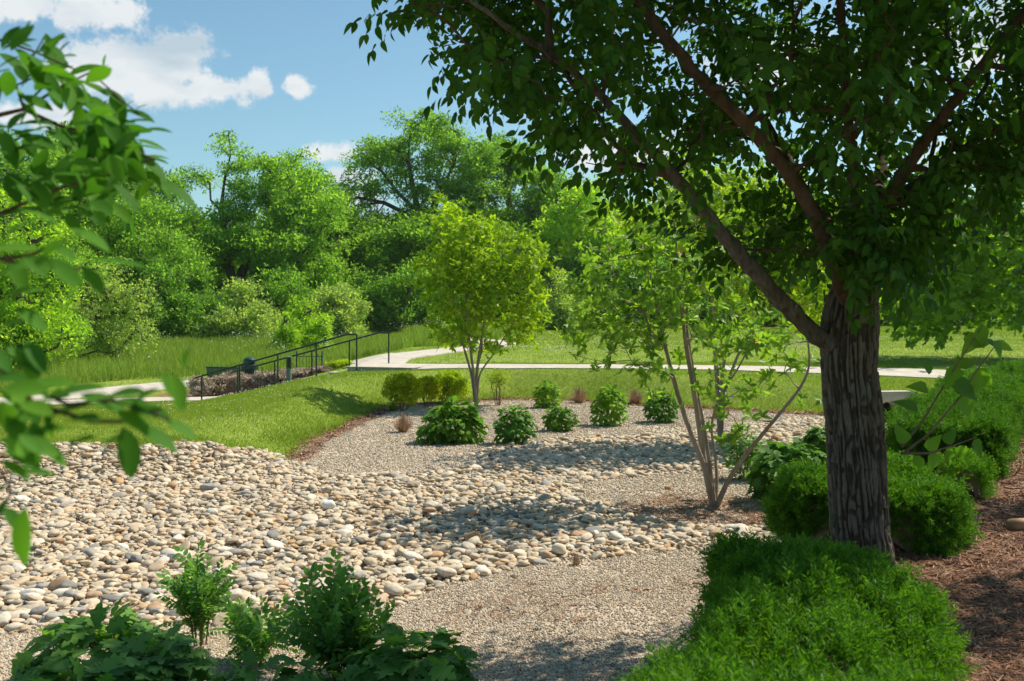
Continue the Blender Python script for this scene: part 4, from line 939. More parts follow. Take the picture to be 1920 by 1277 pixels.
# brown grass tufts
def tuft(px0, px1, pyt, pyb, label, mat='drygrass', n=520):
    p = G((px0+px1)/2, pyb-2); r = (px1-px0)/2*p[1]/F; h = (CZ+(HY-pyt)/F*p[1])-p[2]
    a = RNG.uniform(0, 2*math.pi, n); sp_ = np.abs(RNG.normal(0, .75, n)); base_ = np.c_[np.cos(a), np.sin(a), np.zeros(n)]*(RNG.random(n)*.25*r)[:, None]
    D_ = nrm(np.c_[np.cos(a)*sp_*1.1, np.sin(a)*sp_*1.1, np.ones(n)]); tV = np.array([(-.5, 0, 0), (.5, 0, 0), (-.4, .55, 0), (.4, .55, 0), (0, 1, -.25)], float); tF = [np.array([(0, 1, 3, 2)]), np.array([(2, 3, 4)])]
    L = h*RNG.uniform(.7, 1.15, n); V_, Fs = scatter(tV, tF, base_, frames(D_, np.c_[np.cos(a), np.sin(a), np.full(n, .2)]), np.c_[np.full(n, .007), L, L])
    o_ = link('grass_tuft', mesh('grass_tuft', V_, Fs, M[mat]), None, tuple(p)); tag(o_, label, 'grass tuft', 'brown ornamental grass tufts in the gravel')
tuft(738, 774, 776, 813, 'small upright brown grass tuft left of the widest hydrangea')
tuft(1062, 1110, 726, 758, 'rounded brown grass tuft right of the farthest hydrangea')
tuft(1166, 1216, 730, 760, 'brown grass tuft half hidden behind the tall bright hydrangea')
tuft(1326, 1372, 750, 786, 'brown grass tuft seen between the stems of the many-stemmed tree')
tuft(722, 752, 752, 774, 'short green grass tuft under the left gold shrub', 'grass', 300)
tuft(1060, 1100, 1040, 1062, 'flat clump of dead brown stalks at the edge of the lower gravel', 'drygrass', 90)
# planted bed beside the steps
for k, (px, w_, yt, D, lb) in enumerate([(378, 44, 706, 33.2, 'at the lower left end of the bed by the handrails'), (412, 46, 704, 33.6, 'under the left end of the green bench'), (452, 46, 700, 33.8, 'just in front of the litter bin'),
                                      (492, 44, 697, 33.8, 'between the litter bin and the bollard light'), (520, 36, 697, 33.6, 'close to the left side of the bollard light'), (566, 44, 692, 33.4, 'close to the right side of the bollard light'),
                                      (604, 36, 688, 33.0, 'under the arched metal panel at the upper end'), (430, 40, 699, 35.0, 'in the rear row of the bed behind the bench end'), (535, 44, 693, 35.0, 'in the rear row directly behind the bollard light')]):
    x = (px-CX)/F*D; h = CZ+(HY-yt)/F*D-gz(x, D); r = w_/2*D/F*1.15
    shrub('twiggy_shrub', (x, D), r, r*.9, h, n=1500, size=.06, mat=M['barberry'], tpls=GL, label='pinkish grey twiggy low shrub '+lb, group='low grey shrubs in the bed beside the steps', power=.4, nst=8, smooth=False)
x, D = (638-CX)/F*32.4, 32.4
shrub('gold_shrub', (x, D), .42, .42, CZ+(HY-676)/F*D-gz(x, D), n=1300, size=.055, mat=M['L_yelg'], tpls=GL, label='low gold shrub behind the top of the steps beside the landing', power=.4, smooth=False)

# ------------------------------------------------------------------ near shrubs along the bottom of the photo
kw = dict(power=.36, cat='hydrangea', group='oakleaf hydrangeas along the bottom edge')
shrub('oakleaf_hydrangea', (-2.62, 6.35), .46, .38, .42, n=300, size=.155, mat=M['L_front'], label='dark lobed hydrangea at the lower left with bare brown stems showing', nst=10, stem_r=.008, **kw)
shrub('oakleaf_hydrangea', (-2.45, 5.6), .45, .36, .36, n=230, size=.16, mat=M['L_front'], label='lowest lobed hydrangea in the bottom left corner', **kw)
shrub('oakleaf_hydrangea', (-2.14, 6.0), .26, .28, .42, n=180, size=.155, mat=M['L_front'], label='lobed hydrangea between the lower left hydrangea and the bare gravel', **kw)
shrub('oakleaf_hydrangea', (-1.40, 5.62), .40, .34, .38, n=230, size=.155, mat=M['L_front'], label='low spreading lobed hydrangea at the bottom centre left', **kw)
shrub('oakleaf_hydrangea', (-.60, 5.95), .36, .36, .47, n=300, size=.155, mat=M['L_front'], label='right hand lobed hydrangea of the bottom row drooping to the gravel', **kw)
UP = [twig_tpl(20+i, 12, .30, .085, L_BROAD, .25) for i in range(4)]
def upright(c, r, h, n, label, size=1.0):
    x, y = c; z = gz(x, y); root = empty('leafy_shrub', (x, y, z), label, 'shrub'); P_ = []; D_ = []; ini = [np.array([0, 0, -.05])]; ip = [-1]
    for k in range(n):
        a = RNG.uniform(0, 2*math.pi); q = RNG.random()**.5; tipz = h*(1-.35*q*q)*RNG.uniform(.8, 1.05); tip = np.array([math.cos(a)*q*r, math.sin(a)*q*r, tipz]); b = len(ini)
        pts = [np.array([math.cos(a)*.05*q, math.sin(a)*.05*q, 0]), tip*[.45, .45, .5], tip*[.8, .8, .8], tip]
        for i, p in enumerate(pts): ini.append(p); ip.append(0 if i == 0 else len(ini)-2)
        for f in np.linspace(.28, .98, 7):
            base_ = tip*np.array([f**1.3, f**1.3, f]); P_.append(base_); D_.append(nrm(tip*[.6, .6, 1])+RNG.normal(0, .45, 3)); 
    mb = foliage(np.array(P_), np.array(D_), RNG.normal(0, .4, (len(P_), 3))+[0, -.3, 1], RNG.uniform(.45, .8, len(P_))*size, UP); mb.build('foliage', M['L_front'], root, True)
    Vt, Ft = tubes(np.array(ini), np.array(ip), np.full(len(ini), .004), 5); MB().add(Vt, Ft).build('stems', M['twig'], root, True)
upright((-2.22, 7.1), .18, .58, 13, 'thin upright shrub with small pointed leaves standing against the stones at lower left')
upright((-1.10, 6.4), .28, .54, 26, 'bushy upright shrub with pointed leaves in the bottom centre', 1.15)
upright((-1.72, 6.7), .24, .30, 12, 'small sprawling leafy shrub in the gap between the two upright shrubs')

# ------------------------------------------------------------------ slender trees in the basin
def airy_tree(name, base, stems, targets, label, mat, bark, tpls, size, per, tip=.0035, extra=None, spread=.16, rf=(.05, .02), cat='tree', group=None, rmax=.02, flower=None):
    root = empty(name, tuple(base), label, cat, group); ini = [np.array(base)-np.array([0, 0, .05])]; ip = [-1]; fx = {0: rf[0]}
    for S_, sc in stems:
        prev = 0; mb = MB(); Q = np.array([ini[0]]+S_); s0 = np.concatenate([[0], np.cumsum(np.linalg.norm(np.diff(Q, axis=0), axis=1))]); uu = np.linspace(0, s0[-1], 26)
        W_ = np.stack([np.interp(uu, s0, Q[:, i]) for i in range(3)], 1)
        for _ in range(2): W_[1:-1] = .25*W_[:-2]+.5*W_[1:-1]+.25*W_[2:]
        mb.tube(W_, np.linspace(rf[0], rf[1], 26)*sc*(1+.05*RNG.normal(size=26)), 10); to_local(mb.build('stem', M[bark], None, True), root)
        for k, p in enumerate(S_): ini.append(p); ip.append(prev); prev = len(ini)-1; fx[prev] = (rf[0]+(rf[1]-rf[0])*(k+1)/len(S_))*sc
    A, pr, en = grow(ini, ip, targets, .07, 3, .22, .02); R__ = pipe(pr, len(A), en, tip, 2.1, rmax, fx); ni = len(ini)
    Vt, Ft = tubes(A, np.where(np.arange(len(A)) < ni, -1, pr), R__, 5); to_local(MB().add(Vt, Ft).build('branches', M[bark], None, True), root)
    e = np.repeat(en, per); P_ = A[e]+RNG.normal(0, spread, (len(e), 3))*[1, 1, .8]; P_[::per] = A[en]
    D_ = rand_dirs(len(e), 0); Nn = nrm(A[e]-A[pr[e]])*.8+RNG.normal(0, .35, (len(e), 3))+[0, 0, .7]
    to_local(foliage(P_, D_, Nn, size*RNG.uniform(.7, 1.2, len(e)), tpls).build('foliage', mat, None, True), root)
    if flower:
        m_, nf, sz = flower; q = RNG.choice(en, nf, replace=False); fl = rosette_tpl(77, 7, L_LOW, .6)
        for i_ in q: 
            V_, Fs = scatter(fl[0], fl[1], A[[i_]]+[0, -.06, .05], frames(rand_dirs(1), np.array([[0, -.6, 1.]])), np.array([sz])); to_local(MB().add(V_, Fs).build('flower', m_, None), root)
    return root
def in_blob(n, blobs, Dc, Dr):
    out_ = []
    w_ = np.array([b[2]*b[3] for b in blobs], float); w_ /= w_.sum()
    while len(out_) < n:
        b = blobs[RNG.choice(len(blobs), p=w_)]; v = RNG.uniform(-1, 1, 3)
        if v@v > 1: continue
        out_.append(at(b[0]+v[0]*b[2], b[1]+v[1]*b[3], Dc+v[2]*Dr))
    return np.array(out_)
gb = G(893, 764); Dm = float(gb[1])
tgm = in_blob(430, [(860, 440, 62, 60), (925, 480, 90, 70), (850, 520, 85, 70), (950, 560, 85, 65), (870, 600, 70, 45), (1000, 520, 38, 55), (830, 395, 25, 30), (985, 610, 40, 25), (840, 640, 22, 18), (930, 650, 60, 12)], Dm, 1.25)
airy_tree('slender_tree', gb, [([at(884, 700, Dm), at(866, 640, Dm), at(845, 560, Dm), at(835, 480, Dm-.1)], .8), ([at(888, 700, Dm-.1), at(880, 640, Dm-.2), at(872, 540, Dm-.3), at(862, 440, Dm-.2)], .9), ([at(893, 700, Dm), at(902, 640, Dm+.1), at(915, 560, Dm+.2), at(925, 450, Dm+.2)], .9), ([at(898, 700, Dm), at(925, 665, Dm), at(960, 610, Dm-.1), at(990, 540, Dm-.1)], .6), ([at(895, 690, Dm+.2), at(905, 650, Dm+.6), at(900, 560, Dm+.9)], .7)], tgm,
          'slender bright yellow green tree with several thin stems rising from the gravel basin', M['L_mid'], 'bark_pale', ROS, .135, 5, .003, rf=(.044, .014), spread=.15)
gb = G(1340, 951); Dm = float(gb[1])
st_ = [([at(1328, 890, Dm-.1), at(1290, 800, Dm-.15), at(1262, 710, Dm-.1), at(1245, 640, Dm), at(1225, 540, Dm+.1), at(1200, 450, Dm)], .95),
       ([at(1322, 880, Dm), at(1310, 790, Dm), at(1296, 700, Dm), at(1285, 640, Dm), at(1275, 540, Dm), at(1265, 420, Dm)], 1.1),
       ([at(1334, 890, Dm+.05), at(1318, 790, Dm+.1), at(1300, 700, Dm+.15), at(1285, 600, Dm+.2), at(1300, 480, Dm+.2), at(1310, 380, Dm)], .7),
       ([at(1345, 900, Dm+.1), at(1342, 860, Dm+.2), at(1332, 800, Dm+.25), at(1345, 750, Dm+.2), at(1385, 690, Dm+.2), at(1420, 620, Dm+.2)], .62),
       ([at(1365, 900, Dm-.1), at(1400, 850, Dm-.15), at(1450, 790, Dm-.2), at(1500, 730, Dm-.2), at(1520, 690, Dm-.2), at(1515, 640, Dm-.2)], .85)]
tgm = in_blob(235, [(1200, 500, 130, 100), (1120, 580, 80, 70), (1300, 460, 110, 100), (1250, 590, 150, 70), (1390, 620, 110, 55), (1160, 650, 90, 45), (1460, 640, 60, 40), (1120, 430, 50, 40), (1210, 690, 60, 25), (1370, 720, 90, 35), (1290, 340, 70, 60)], Dm, 1.05)
tgm = np.concatenate([tgm, [at(1225, 740, Dm-.4), at(1260, 745, Dm-.2), at(1355, 825, Dm-.3), at(1385, 800, Dm-.3), at(1245, 705, Dm-.5), at(1505, 745, Dm-.3), at(1400, 765, Dm-.2), at(1355, 780, Dm-.6), at(1470, 700, Dm)]])
airy_tree('many_stemmed_tree', gb, st_, tgm, 'open many-stemmed small tree with pale curved stems and glossy leaves on the gravel island', M['L_multi'], 'bark_pale', ROS, .115, 3, .0028, rf=(.040, .012), spread=.13, flower=(M['orangeflower'], 6, .05))
# bright tree behind it
tgm = in_blob(420, [(1330, 340, 110, 75), (1420, 400, 120, 80), (1250, 420, 90, 60), (1500, 480, 110, 70), (1400, 520, 150, 60), (1560, 560, 90, 50)], 17.3, 1.5)
b0 = np.array([(1352-CX)/F*17.4, 17.4, 0]); b0[2] = gz(b0[0], b0[1])
airy_tree('serviceberry_tree', b0, [([at(1345, 720, 17.4), at(1340, 640, 17.4), at(1335, 520, 17.4), at(1330, 420, 17.4)], 1.0), ([at(1350, 740, 17.4), at(1362, 640, 17.2), at(1400, 520, 17.1), at(1440, 430, 17.1)], .8), ([at(1356, 740, 17.4), at(1385, 660, 17.4), at(1450, 570, 17.4), at(1520, 500, 17.4)], .7)], tgm,
          'pale stemmed bright leaved tree seen through the crown of the many-stemmed tree', M['L_mid'], 'bark_pale', ROS, .11, 6, .004, rf=(.05, .02), spread=.24)
# oak at the right edge
tgm = in_blob(430, [(1760, 430, 150, 55), (1850, 500, 190, 60), (1740, 540, 110, 55), (1900, 590, 190, 40), (1720, 600, 70, 32), (1980, 420, 220, 90), (1850, 330, 160, 60), (2000, 250, 200, 90), (2150, 450, 220, 130), (1700, 480, 70, 50)], 33, 3.8)
b0 = np.array([22, 33.5, 0]); b0[2] = gz(22, 33.5)
airy_tree('oak_tree', b0, [([b0+[0, 0, 1.5], b0+[0, 0, 3], b0+[.1, 0, 5]], 1.0), ([b0+[0, 0, 1.2], b0+[-1.2, .1, 2.0], b0+[-2.6, 0, 2.6], b0+[-3.6, 0, 2.8]], .4), ([b0+[0, 0, 2.2], b0+[-1.2, -.3, 3.2], b0+[-2.8, -.4, 4]], .4)], tgm,
          'bright green oak with layered drooping branches at the right behind the big trunk', M['L_oak'], 'bark_bg', ROSO, .20, 11, .007, rf=(.22, .08), spread=.46, rmax=.05)

# ------------------------------------------------------------------ background woods
def wood_tree(label, px, D, ytop, wpx, mat, seed, yb=615, lobes=None, npad=120, clump=.42, per=70, name='tree', trunkw=.35, padr=1.25, group=None, trunkpts=None, flat=.55, hfrac=.18, branch=True, cat='tree'):
    x = (px-CX)/F*D; z = gz(x, D); base = np.array([x, D, z]); hgt = CZ+(HY-ytop)/F*D-z; w_ = wpx*D/F
    root = empty(name, tuple(base), label, cat, group)
    padr *= 1.1
    if lobes is None:
        r = np.random.default_rng(seed); lobes = [(0, 0, .62, .40, .36)]
        for k in range(8):
            a = r.uniform(0, 2*math.pi); q = r.uniform(.18, .34); zz = r.uniform(hfrac+.14, .86); lobes.append((math.cos(a)*q, math.sin(a)*q, zz, r.uniform(.15, .24), r.uniform(.12, .2)))
        lobes.append((0, 0, .86, .2, .14))
    if hfrac == 0: lobes = [(0, 0, .40, .42, .40), (.2, -.1, .22, .26, .2), (-.2, -.1, .22, .26, .2), (0, -.25, .2, .2, .18)]+lobes[1:]
    T = []
    wt = np.array([l[3]**2 for l in lobes]); wt /= wt.sum()
    while len(T) < npad:
        l = lobes[RNG.choice(len(lobes), p=wt)]; v = rand_dirs(1, .15)[0]*RNG.uniform(.6, 1.0)
        p = np.array([(l[0]+v[0]*l[3])*w_, (l[1]+v[1]*l[3])*w_, (l[2]+v[2]*l[4])*hgt])
        if p[2] > hfrac*hgt*.8 and p[2] < hgt*1.0: T.append(p)
    T = np.array(T)
    if trunkpts is None: tps = [np.array([0, 0, -.3]), np.array([RNG.normal(0, .15), 0, hgt*hfrac]), np.array([RNG.normal(0, .3), RNG.normal(0, .3), hgt*.45]), np.array([RNG.normal(0, .5), 0, hgt*.72])]; ip = [-1, 0, 1, 2]
    else:
        tps = [np.array([0, 0, -.3])]; ip = [-1]
        for chain in trunkpts:
            prev = 0 if chain[0] is None else chain[0]
            for (ppx, ppy, dd_) in chain[1:]: tps.append(at(ppx, ppy, D+dd_)-base); ip.append(prev); prev = len(tps)-1
    A, pr, en = grow(tps, ip, T, .09, 3, .25, .05); R__ = pipe(pr, len(A), en, .045, 2.1, trunkw)
    Vt, Ft = tubes(A, pr, R__, 6); MB().add(Vt, Ft).build('trunk', M['bark_bg'], root, True)
    e = np.repeat(en, per); n = len(e); pr_ = padr*RNG.uniform(.6, 1.25, len(en)).repeat(per)
    off = rand_dirs(n, .1)*(RNG.random(n)**.45*pr_)[:, None]*np.array([1, 1, flat]); P_ = A[e]+off
    Nn = off/pr_[:, None]*.9+RNG.normal(0, .35, (n, 3))+[0, 0, .55]; D_ = rand_dirs(n, -.2)
    k = P_[:, 2] > .1; foliage(P_[k], D_[k], Nn[k], (clump*RNG.uniform(.6, 1.25, n))[k], CLU).build('crown', M[mat], root, False); return root
WG = 'trees of the wood behind the meadow and lawn'
# landmark trees
wood_tree('tall open oak with bare dark limbs and ragged top above the wood left of centre', 436, 78, 232, 300, 'L_bg1', 1, npad=210, per=66, padr=1.2, clump=.36, name='oak_tree', trunkw=.42,
          lobes=[(-.02, 0, .88, .11, .10), (.12, 0, .74, .16, .12), (.36, .05, .68, .24, .2), (.50, 0, .52, .22, .18), (-.24, 0, .72, .12, .08), (-.30, 0, .52, .14, .08), (.02, -.05, .56, .14, .07), (.0, -.1, .42, .2, .06), (.28, -.1, .42, .26, .10), (-.16, .1, .36, .16, .08)],
          trunkpts=[[None, (438, 540, 0), (430, 500, 0), (424, 450, 0), (414, 395, 0), (420, 345, 0), (432, 290, 0), (428, 245, 0)], [2, (400, 460, 0), (368, 440, 0), (362, 420, 0)], [4, (395, 375, 0), (393, 340, 0)], [1, (470, 480, 1), (520, 420, 1), (560, 370, 1)], [1, (500, 500, -1), (560, 490, -1)]])
wood_tree('broad rounded tree towering highest over the wood at the centre with open dark branching', 786, 90, 203, 330, 'L_bg1', 2, npad=330, per=66, padr=1.4, clump=.40, name='walnut_tree', trunkw=.42, hfrac=.3,
          lobes=[(0, 0, .82, .24, .16), (-.22, 0, .72, .20, .13), (-.36, 0, .60, .13, .08), (.22, 0, .74, .24, .16), (.40, 0, .62, .20, .16), (-.34, 0, .45, .16, .09), (.1, .05, .56, .2, .10), (.36, .05, .44, .2, .12), (-.1, .1, .44, .2, .08), (-.2, -.3, .36, .26, .12), (.15, -.32, .38, .28, .13), (.42, -.2, .34, .24, .12)],
          trunkpts=[[None, (800, 520, 0), (795, 440, 0), (785, 400, 0), (775, 355, 0), (765, 300, 0), (770, 240, 0)], [3, (745, 360, 0), (715, 320, 0), (690, 270, 0)], [2, (820, 370, 0), (850, 310, 0), (860, 250, 0)], [2, (760, 400, 0), (720, 380, 0), (670, 370, 0)]])
P1 = [('tall leafy tree at the far left behind the near branch', 20, 62, 262, 330, 'L_bg1'), ('feathery pale green tree top showing left of the meadow', 150, 72, 232, 250, 'L_bg1'), ('dark tree behind the feathery tree on the left', 255, 84, 292, 260, 'L_bg2'),
      ('drooping fine leaved tree in front of the wood left of the open oak', 270, 70, 372, 220, 'L_bg1'), ('round tree on the right shoulder of the open oak', 560, 88, 318, 190, 'L_bg1'), ('small crowned tree filling the gap right of the open oak', 625, 84, 362, 110, 'L_bg2'),
      ('low dark tree at the foot of the sky gap', 668, 92, 424, 170, 'L_bg2'), ('conical dark green tree on the right shoulder of the broad tree', 965, 94, 238, 230, 'L_bg2'), ('lower dark tree right of the conical tree', 1040, 90, 318, 200, 'L_bg1'),
      ('yellowish tree above the slender tree on its right', 1085, 84, 352, 190, 'L_bg3'), ('dark tree directly behind the many-stemmed tree', 1200, 92, 372, 240, 'L_bg2'), ('tall tree hidden behind the big crown left part', 1330, 96, 300, 260, 'L_bg1'),
      ('tall tree hidden behind the left fork of the big tree', 1470, 95, 330, 250, 'L_bg2'), ('tree seen dimly behind the trunk fork', 1610, 98, 360, 250, 'L_bg1'), ('grey green tree over the lawn right of the big trunk', 1745, 104, 380, 250, 'L_bg2'), ('distant tree above the oak at the right edge', 1900, 104, 372, 280, 'L_bg4'), ('dark tree outside the woods edge at far right', 2040, 100, 330, 260, 'L_bg2'),
      ('tall tree filling the left margin of the wood', -120, 60, 240, 300, 'L_bg2')]
for k, (lb, px, D, yt, w_, mt) in enumerate(P1):
    wood_tree(lb, px, D, yt, w_, mt, 20+k, npad=105, per=58, padr=1.35, clump=.44 if D > 70 else .34, group=WG, hfrac=.12)
UG = 'bushes along the edge of the wood'
P2 = [('bright leafy bush mass nearest at the left edge', 30, 42, 352, 250, 'L_bg3', .26), ('vine covered leafy tree at the far left of the meadow', 70, 44, 440, 230, 'L_bg1', .24), ('silvery yellow green rounded bush at the left end of the meadow', 205, 49, 500, 200, 'L_bg4', .18),
      ('deep green bush behind the silvery bush', 310, 66, 492, 150, 'L_bg2', .32), ('dark bush left of the open oak foot', 375, 70, 520, 120, 'L_bg2', .32), ('bush under the open oak', 455, 66, 532, 150, 'L_bg4', .3), ('dark bush right of the open oak foot', 530, 74, 500, 140, 'L_bg2', .32),
      ('spreading bush beneath the gap in the wood', 615, 76, 486, 170, 'L_bg1', .32), ('dark bush behind the handrails', 690, 80, 500, 150, 'L_bg2', .34), ('grey green bush left of the slender tree', 640, 70, 545, 110, 'L_bg4', .28), ('dark bush left behind the slender tree', 770, 80, 470, 170, 'L_bg2', .34), ('bush behind the slender tree stems', 860, 82, 480, 160, 'L_bg1', .34),
      ('dark bush right behind the slender tree', 960, 84, 450, 170, 'L_bg2', .34), ('grey green bush between the slender and many-stemmed trees', 1045, 78, 505, 150, 'L_bg4', .3), ('deep green bush left behind the many-stemmed tree', 1120, 82, 470, 170, 'L_bg2', .34), ('dark bush behind the middle of the many-stemmed tree', 1230, 86, 480, 190, 'L_bg2', .36),
      ('dark bush right behind the many-stemmed tree', 1360, 88, 480, 200, 'L_bg2', .36), ('dark bush left of the big trunk', 1490, 90, 500, 200, 'L_bg2', .36), ('dark bush just right of the big trunk', 1660, 96, 520, 220, 'L_bg2', .38), ('dark hedge like bush beyond the right lawn', 1800, 98, 540, 220, 'L_bg2', .38), ('dark bush beyond the lawn at the right edge', 1950, 98, 530, 220, 'L_bg2', .38)]
for k, (lb, px, D, yt, w_, mt, cl) in enumerate(P2):
    wood_tree(lb, px, D, yt, w_, mt, 60+k, npad=70, per=60, padr=.62*w_*D/F/4, clump=cl, group=UG, hfrac=0.0, name='bush', trunkw=.12, cat='bush', flat=.75)
for (lb, px, D, yt, w_) in [('bright yellow green sapling bush standing in the meadow', 560, 56, 552, 76), ('low bright bush right of the sapling bush in the meadow', 597, 55, 588, 60), ('small bright green bush at the edge of the meadow flowers', 535, 54, 590, 50)]:
    wood_tree(lb, px, D, yt, w_, 'L_bg3', 90, npad=40, per=50, padr=.33, clump=.16, name='bush', trunkw=.05, hfrac=0, cat='bush', flat=1.1)
# infill of the far wood, one mass nobody could count
n = 60000; px = RNG.uniform(-250, 2200, n); D = RNG.uniform(100, 112, n); topy = np.interp(px, [-250, 300, 420, 640, 700, 900, 1100, 1300, 1700, 2200], [330, 400, 430, 470, 450, 400, 420, 420, 440, 430])+26*fbm(px, D*0, 60, 3)
topz = CZ+(HY-topy)/F*D; xx_ = (px-CX)/F*D; zg = H(xx_, D); z = zg+(topz-zg)*RNG.random(n)**.75
tag(foliage(np.c_[xx_, D, z], rand_dirs(n, -.2), RNG.normal(0, .4, (n, 3))+[.1, -.5, .7], RNG.uniform(.6, 1.2, n), CLU).build('far_wood', M['L_bg2']), 'dense dark wood closing the view behind the nearer trees', 'wood', kind='stuff')

# ------------------------------------------------------------------ young tree at the left whose branches hang close to the camera
nb = np.array([-2.6, 2.1, 0]); nb[2] = gz(nb[0], nb[1]); yt_ = empty('young_tree', tuple(nb), 'young tree reaching in from the left edge with large out of focus leaves', 'tree')
def spray(lines, leaves, rnd, Dd, sz, seed):
    P_, D_, N_, S_ = [], [], [], []; r = np.random.default_rng(seed)
    for ln, rr in lines:
        mb = MB(); mb.tube([at(*p) for p in ln], np.linspace(rr, rr*.4, len(ln)), 7); to_local(mb.build('branch', M['bark_limb'], None, True), yt_)
    for px, py, ang, s_, *dd_ in leaves:
        D = dd_[0] if dd_ else Dd; a = math.radians(ang); P_.append(at(px, py, D)); tl = dd_[1] if len(dd_) > 1 else .35
        D_.append((math.cos(a), r.uniform(-.35, .35), math.sin(a))); N_.append((-math.sin(a)*.3*np.sign(math.cos(a)+1e-6), -tl, abs(math.cos(a))*.75+.15)); S_.append(NSC*s_/F*D)
    for (px, py, ang, num, ln) in rnd:
        a0 = math.radians(ang)
        for k in range(num):
            f = r.random(); p = (px+math.cos(a0)*ln*f+r.normal(0, 9), py-math.sin(a0)*ln*f+r.normal(0, 9)); a = a0+r.choice([-1, 1])*r.uniform(.2, 1.2); D = Dd+r.uniform(-.22, .22)
            P_.append(at(p[0], p[1], D)); D_.append((math.cos(a), r.uniform(-.6, .6), math.sin(a)-.15)); N_.append((r.normal(0, .3), -.35+r.normal(0, .3), .85)); S_.append(sz*r.uniform(.75, 1.15)/F*D)
    to_local(foliage(np.array(P_), np.array(D_, float), np.array(N_, float), np.array(S_), [L_OV]).build('foliage', M['L_near'], None, True), yt_)
mb = MB(); mb.tube([nb-[0, 0, .1], nb+[.05, 0, 1.2], nb+[.2, -.05, 2.4], nb+[.5, -.1, 3.6], nb+[.8, -.1, 4.6]], [.06, .05, .042, .03, .012], 12); to_local(mb.build('trunk', M['bark_limb'], None, True), yt_)
b2 = nb+[.25, -.05, 2.5]
def px_of(p): return (CX+p[0]/p[1]*F, HY-(p[2]-CZ)/p[1]*F, p[1])
A0 = px_of(b2)
NSC = 1.12
spray([([A0, (-200, 260, 1.95), (0, 215, 1.9), (45, 205, 1.9), (110, 235, 1.9), (190, 255, 1.85), (290, 300, 1.8)], .006), ([(45, 205, 1.9), (30, 160, 1.9), (75, 140, 1.9), (60, 110, 1.9), (85, 65, 1.9)], .003), ([A0, (-200, 420, 1.9), (0, 400, 1.85), (120, 350, 1.8), (200, 330, 1.8), (280, 300, 1.8)], .005),
       ([(45, 205, 1.9), (110, 165, 1.85), (170, 135, 1.85), (230, 190, 1.85), (262, 215, 1.85)], .003), ([A0, (-150, 60, 1.9), (0, 75, 1.9), (60, 95, 1.9), (140, 130, 1.9)], .004)],
      [(46, 72, 80, 34), (85, 62, -78, 30), (195, 130, 85, 26), (255, 205, 35, 22), (60, 90, 160, 40), (40, 105, 200, 44), (50, 110, 40, 42), (70, 125, -20, 52), (20, 130, 190, 46), (100, 110, 10, 46), (110, 100, 60, 30), (140, 130, 5, 34), (155, 155, -20, 50), (120, 150, 150, 50), (90, 160, 220, 52), (190, 165, -30, 54),
       (210, 175, -65, 62), (230, 205, -15, 58), (180, 190, 200, 58), (150, 200, -60, 62), (200, 215, -70, 50), (215, 240, -40, 60), (262, 245, 5, 54), (165, 245, -5, 70), (250, 262, -10, 56), (100, 235, 170, 80), (60, 250, 200, 70), (20, 240, 180, 76), (10, 285, 10, 80), (90, 270, -10, 78), (150, 285, -15, 74), (210, 280, -30, 66), (255, 290, -35, 66),
       (275, 320, -45, 62), (300, 340, -30, 72), (240, 330, 200, 66), (180, 325, 170, 80), (120, 330, 190, 86), (60, 340, 175, 80), (230, 360, -160, 70), (150, 375, 180, 80), (205, 390, -150, 60), (265, 315, 170, 60), (90, 395, 180, 80), (250, 400, -100, 44)],
      [(0, 250, 5, 34, 210), (0, 330, 0, 38, 250), (20, 110, -20, 20, 150), (120, 170, -35, 20, 150), (0, 180, 10, 14, 90), (60, 300, 5, 26, 190), (60, 385, 0, 22, 180), (0, 100, 0, 14, 80), (150, 220, -30, 20, 120)], 1.85, 62, 1)
NSC = 1.04
b3 = nb+[.15, 0, 1.7]; A1 = px_of(b3)
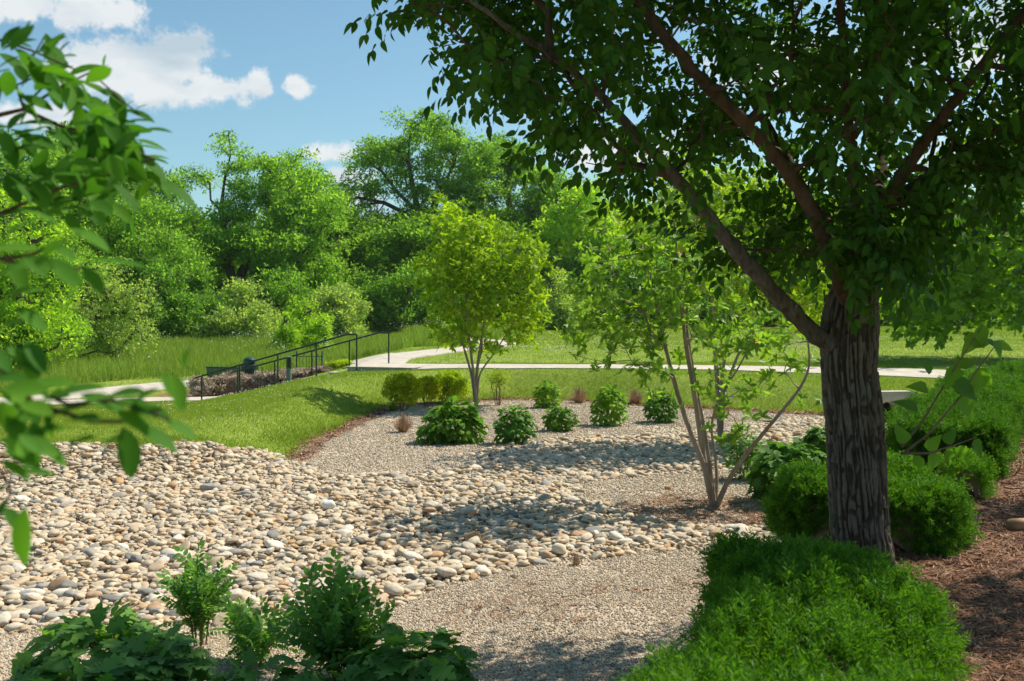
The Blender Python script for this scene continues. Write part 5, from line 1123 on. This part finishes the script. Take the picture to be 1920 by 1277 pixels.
spray([([A1, (-150, 520, 1.35), (0, 485, 1.3), (60, 478, 1.28), (110, 450, 1.26)], .004), ([(0, 485, 1.3), (60, 500, 1.25), (130, 505, 1.22), (160, 500, 1.2)], .003), ([A1, (-150, 700, 1.3), (0, 690, 1.2), (45, 720, 1.15), (60, 755, 1.12), (170, 790, 1.1), (250, 790, 1.08)], .005), ([(45, 720, 1.15), (130, 760, 1.1), (210, 750, 1.1), (280, 770, 1.08), (320, 790, 1.05)], .003), ([A1, (-150, 900, 1.2), (0, 880, 1.12), (20, 920, 1.1), (15, 940, 1.1)], .003)],
      [(110, 422, 150, 74, 1.25, .1), (130, 428, -22, 88, 1.25, .2), (40, 468, 178, 90, 1.3), (75, 470, 175, 96, 1.28), (115, 465, 200, 80, 1.3), (160, 490, 2, 112, 1.2, .1), (155, 500, -45, 66, 1.2), (100, 495, 185, 100, 1.22), (60, 490, 200, 80, 1.2), (140, 490, 140, 60, 1.2), (0, 560, 20, 80, 1.2), (30, 575, -30, 76, 1.2), (60, 600, 190, 80, 1.2), (0, 450, 40, 70, 1.25),
       (45, 640, -50, 70, 1.15), (10, 650, -35, 80, 1.15), (40, 660, -70, 70, 1.15), (55, 715, 170, 90, 1.12), (50, 725, 10, 90, 1.12), (20, 700, 120, 70, 1.12), (0, 730, -30, 80, 1.12), (95, 750, -95, 78, 1.1), (70, 755, -150, 100, 1.1), (10, 780, -60, 100, 1.1), (60, 790, -70, 60, 1.1), (100, 745, 20, 90, 1.1), (150, 740, -15, 90, 1.1), (165, 760, 190, 90, 1.1),
       (200, 745, 15, 80, 1.08), (220, 770, -25, 80, 1.08), (240, 765, -5, 84, 1.08), (320, 700, -72, 78, 1.05), (345, 690, 85, 40, 1.05), (300, 700, -60, 54, 1.08), (280, 765, 160, 66, 1.08), (230, 800, -75, 96, 1.08), (255, 800, -25, 86, 1.08), (180, 820, -170, 56, 1.08), (140, 820, -120, 60, 1.08), (240, 815, 200, 60, 1.08), (190, 790, 170, 70, 1.08), (310, 790, -25, 66, 1.06),
       (0, 865, -30, 60, 1.1), (60, 850, -110, 60, 1.12), (45, 885, 0, 52, 1.1), (15, 915, -170, 50, 1.1), (5, 950, -50, 60, 1.1), (48, 950, -92, 106, 1.08, .7), (20, 930, -120, 70, 1.1), (10, 840, -20, 76, 1.12), (110, 800, 195, 90, 1.1), (300, 730, 200, 60, 1.08)],
      [(0, 740, -10, 10, 160), (0, 480, 0, 6, 90), (0, 820, 0, 8, 60)], 1.12, 74, 2)

# shade tree of the same row, standing right of the picture: its shadow falls on the straw
nbp = np.array([7.0, 9.4, 0]); nbp[2] = gz(7.0, 9.4)
tgm = np.concatenate([np.array([5.85, 6.9, 5.0])+rand_dirs(70)*RNG.random((70, 1))**.4*np.array([.95, .8, .8]), np.array([7.45, 9.7, 5.0])+rand_dirs(80)*RNG.random((80, 1))**.4*np.array([.95, .55, .6])])
airy_tree('shade_tree', nbp, [([nbp+[0, 0, 1.4], nbp+[0, 0, 2.4], nbp+[-.5, -.8, 3.6]], 1.0), ([nbp+[0, 0, 2.2], nbp+[.2, .3, 3.6]], .7)], tgm, 'second shade tree of the row standing beyond the right edge above the straw', M['L_big'], 'bark_big', TWIG, 1.0, 4, .004, rf=(.14, .05), spread=.2, rmax=.04)

# thin summer air
hz = MB(); hz.box((0, 45, 27), (420, 420, 60)); m, t, o = newmat('haze'); pv = t.nodes.new('ShaderNodeVolumePrincipled'); pv.inputs['Density'].default_value = .00014; pv.inputs['Color'].default_value = (.93, .97, 1, 1); pv.inputs['Anisotropy'].default_value = .35
t.links.new(pv.outputs[0], o.inputs['Volume']); tag(hz.build('haze', m), 'thin pale summer haze', 'haze', kind='stuff')

# dead leaves blown over the stones and gravel
n = 2600; x, y = areasample(n, 5.6, 24); k = (sdist(BASIN, x, y) < .2) & (RNG.random(n) < .5+fbm(x, y, 1.4, 12)); x, y = x[k], y[k]; n = len(x); dl = leaf_tpl(.5, .25, -.2)
inp = sdist(PEB, x, y) < 0
tag(foliage(np.c_[x, y, H(x, y)+np.where(inp, .065, .022)], rand_dirs(n, 0)*[1, 1, .3], RNG.normal(0, .35, (n, 3))+[0, 0, 1], RNG.uniform(.02, .05, n), [dl]).build('dead_leaves', M['needle']), 'small dry brown leaves lying scattered on the stones and gravel', 'leaf litter', kind='stuff')
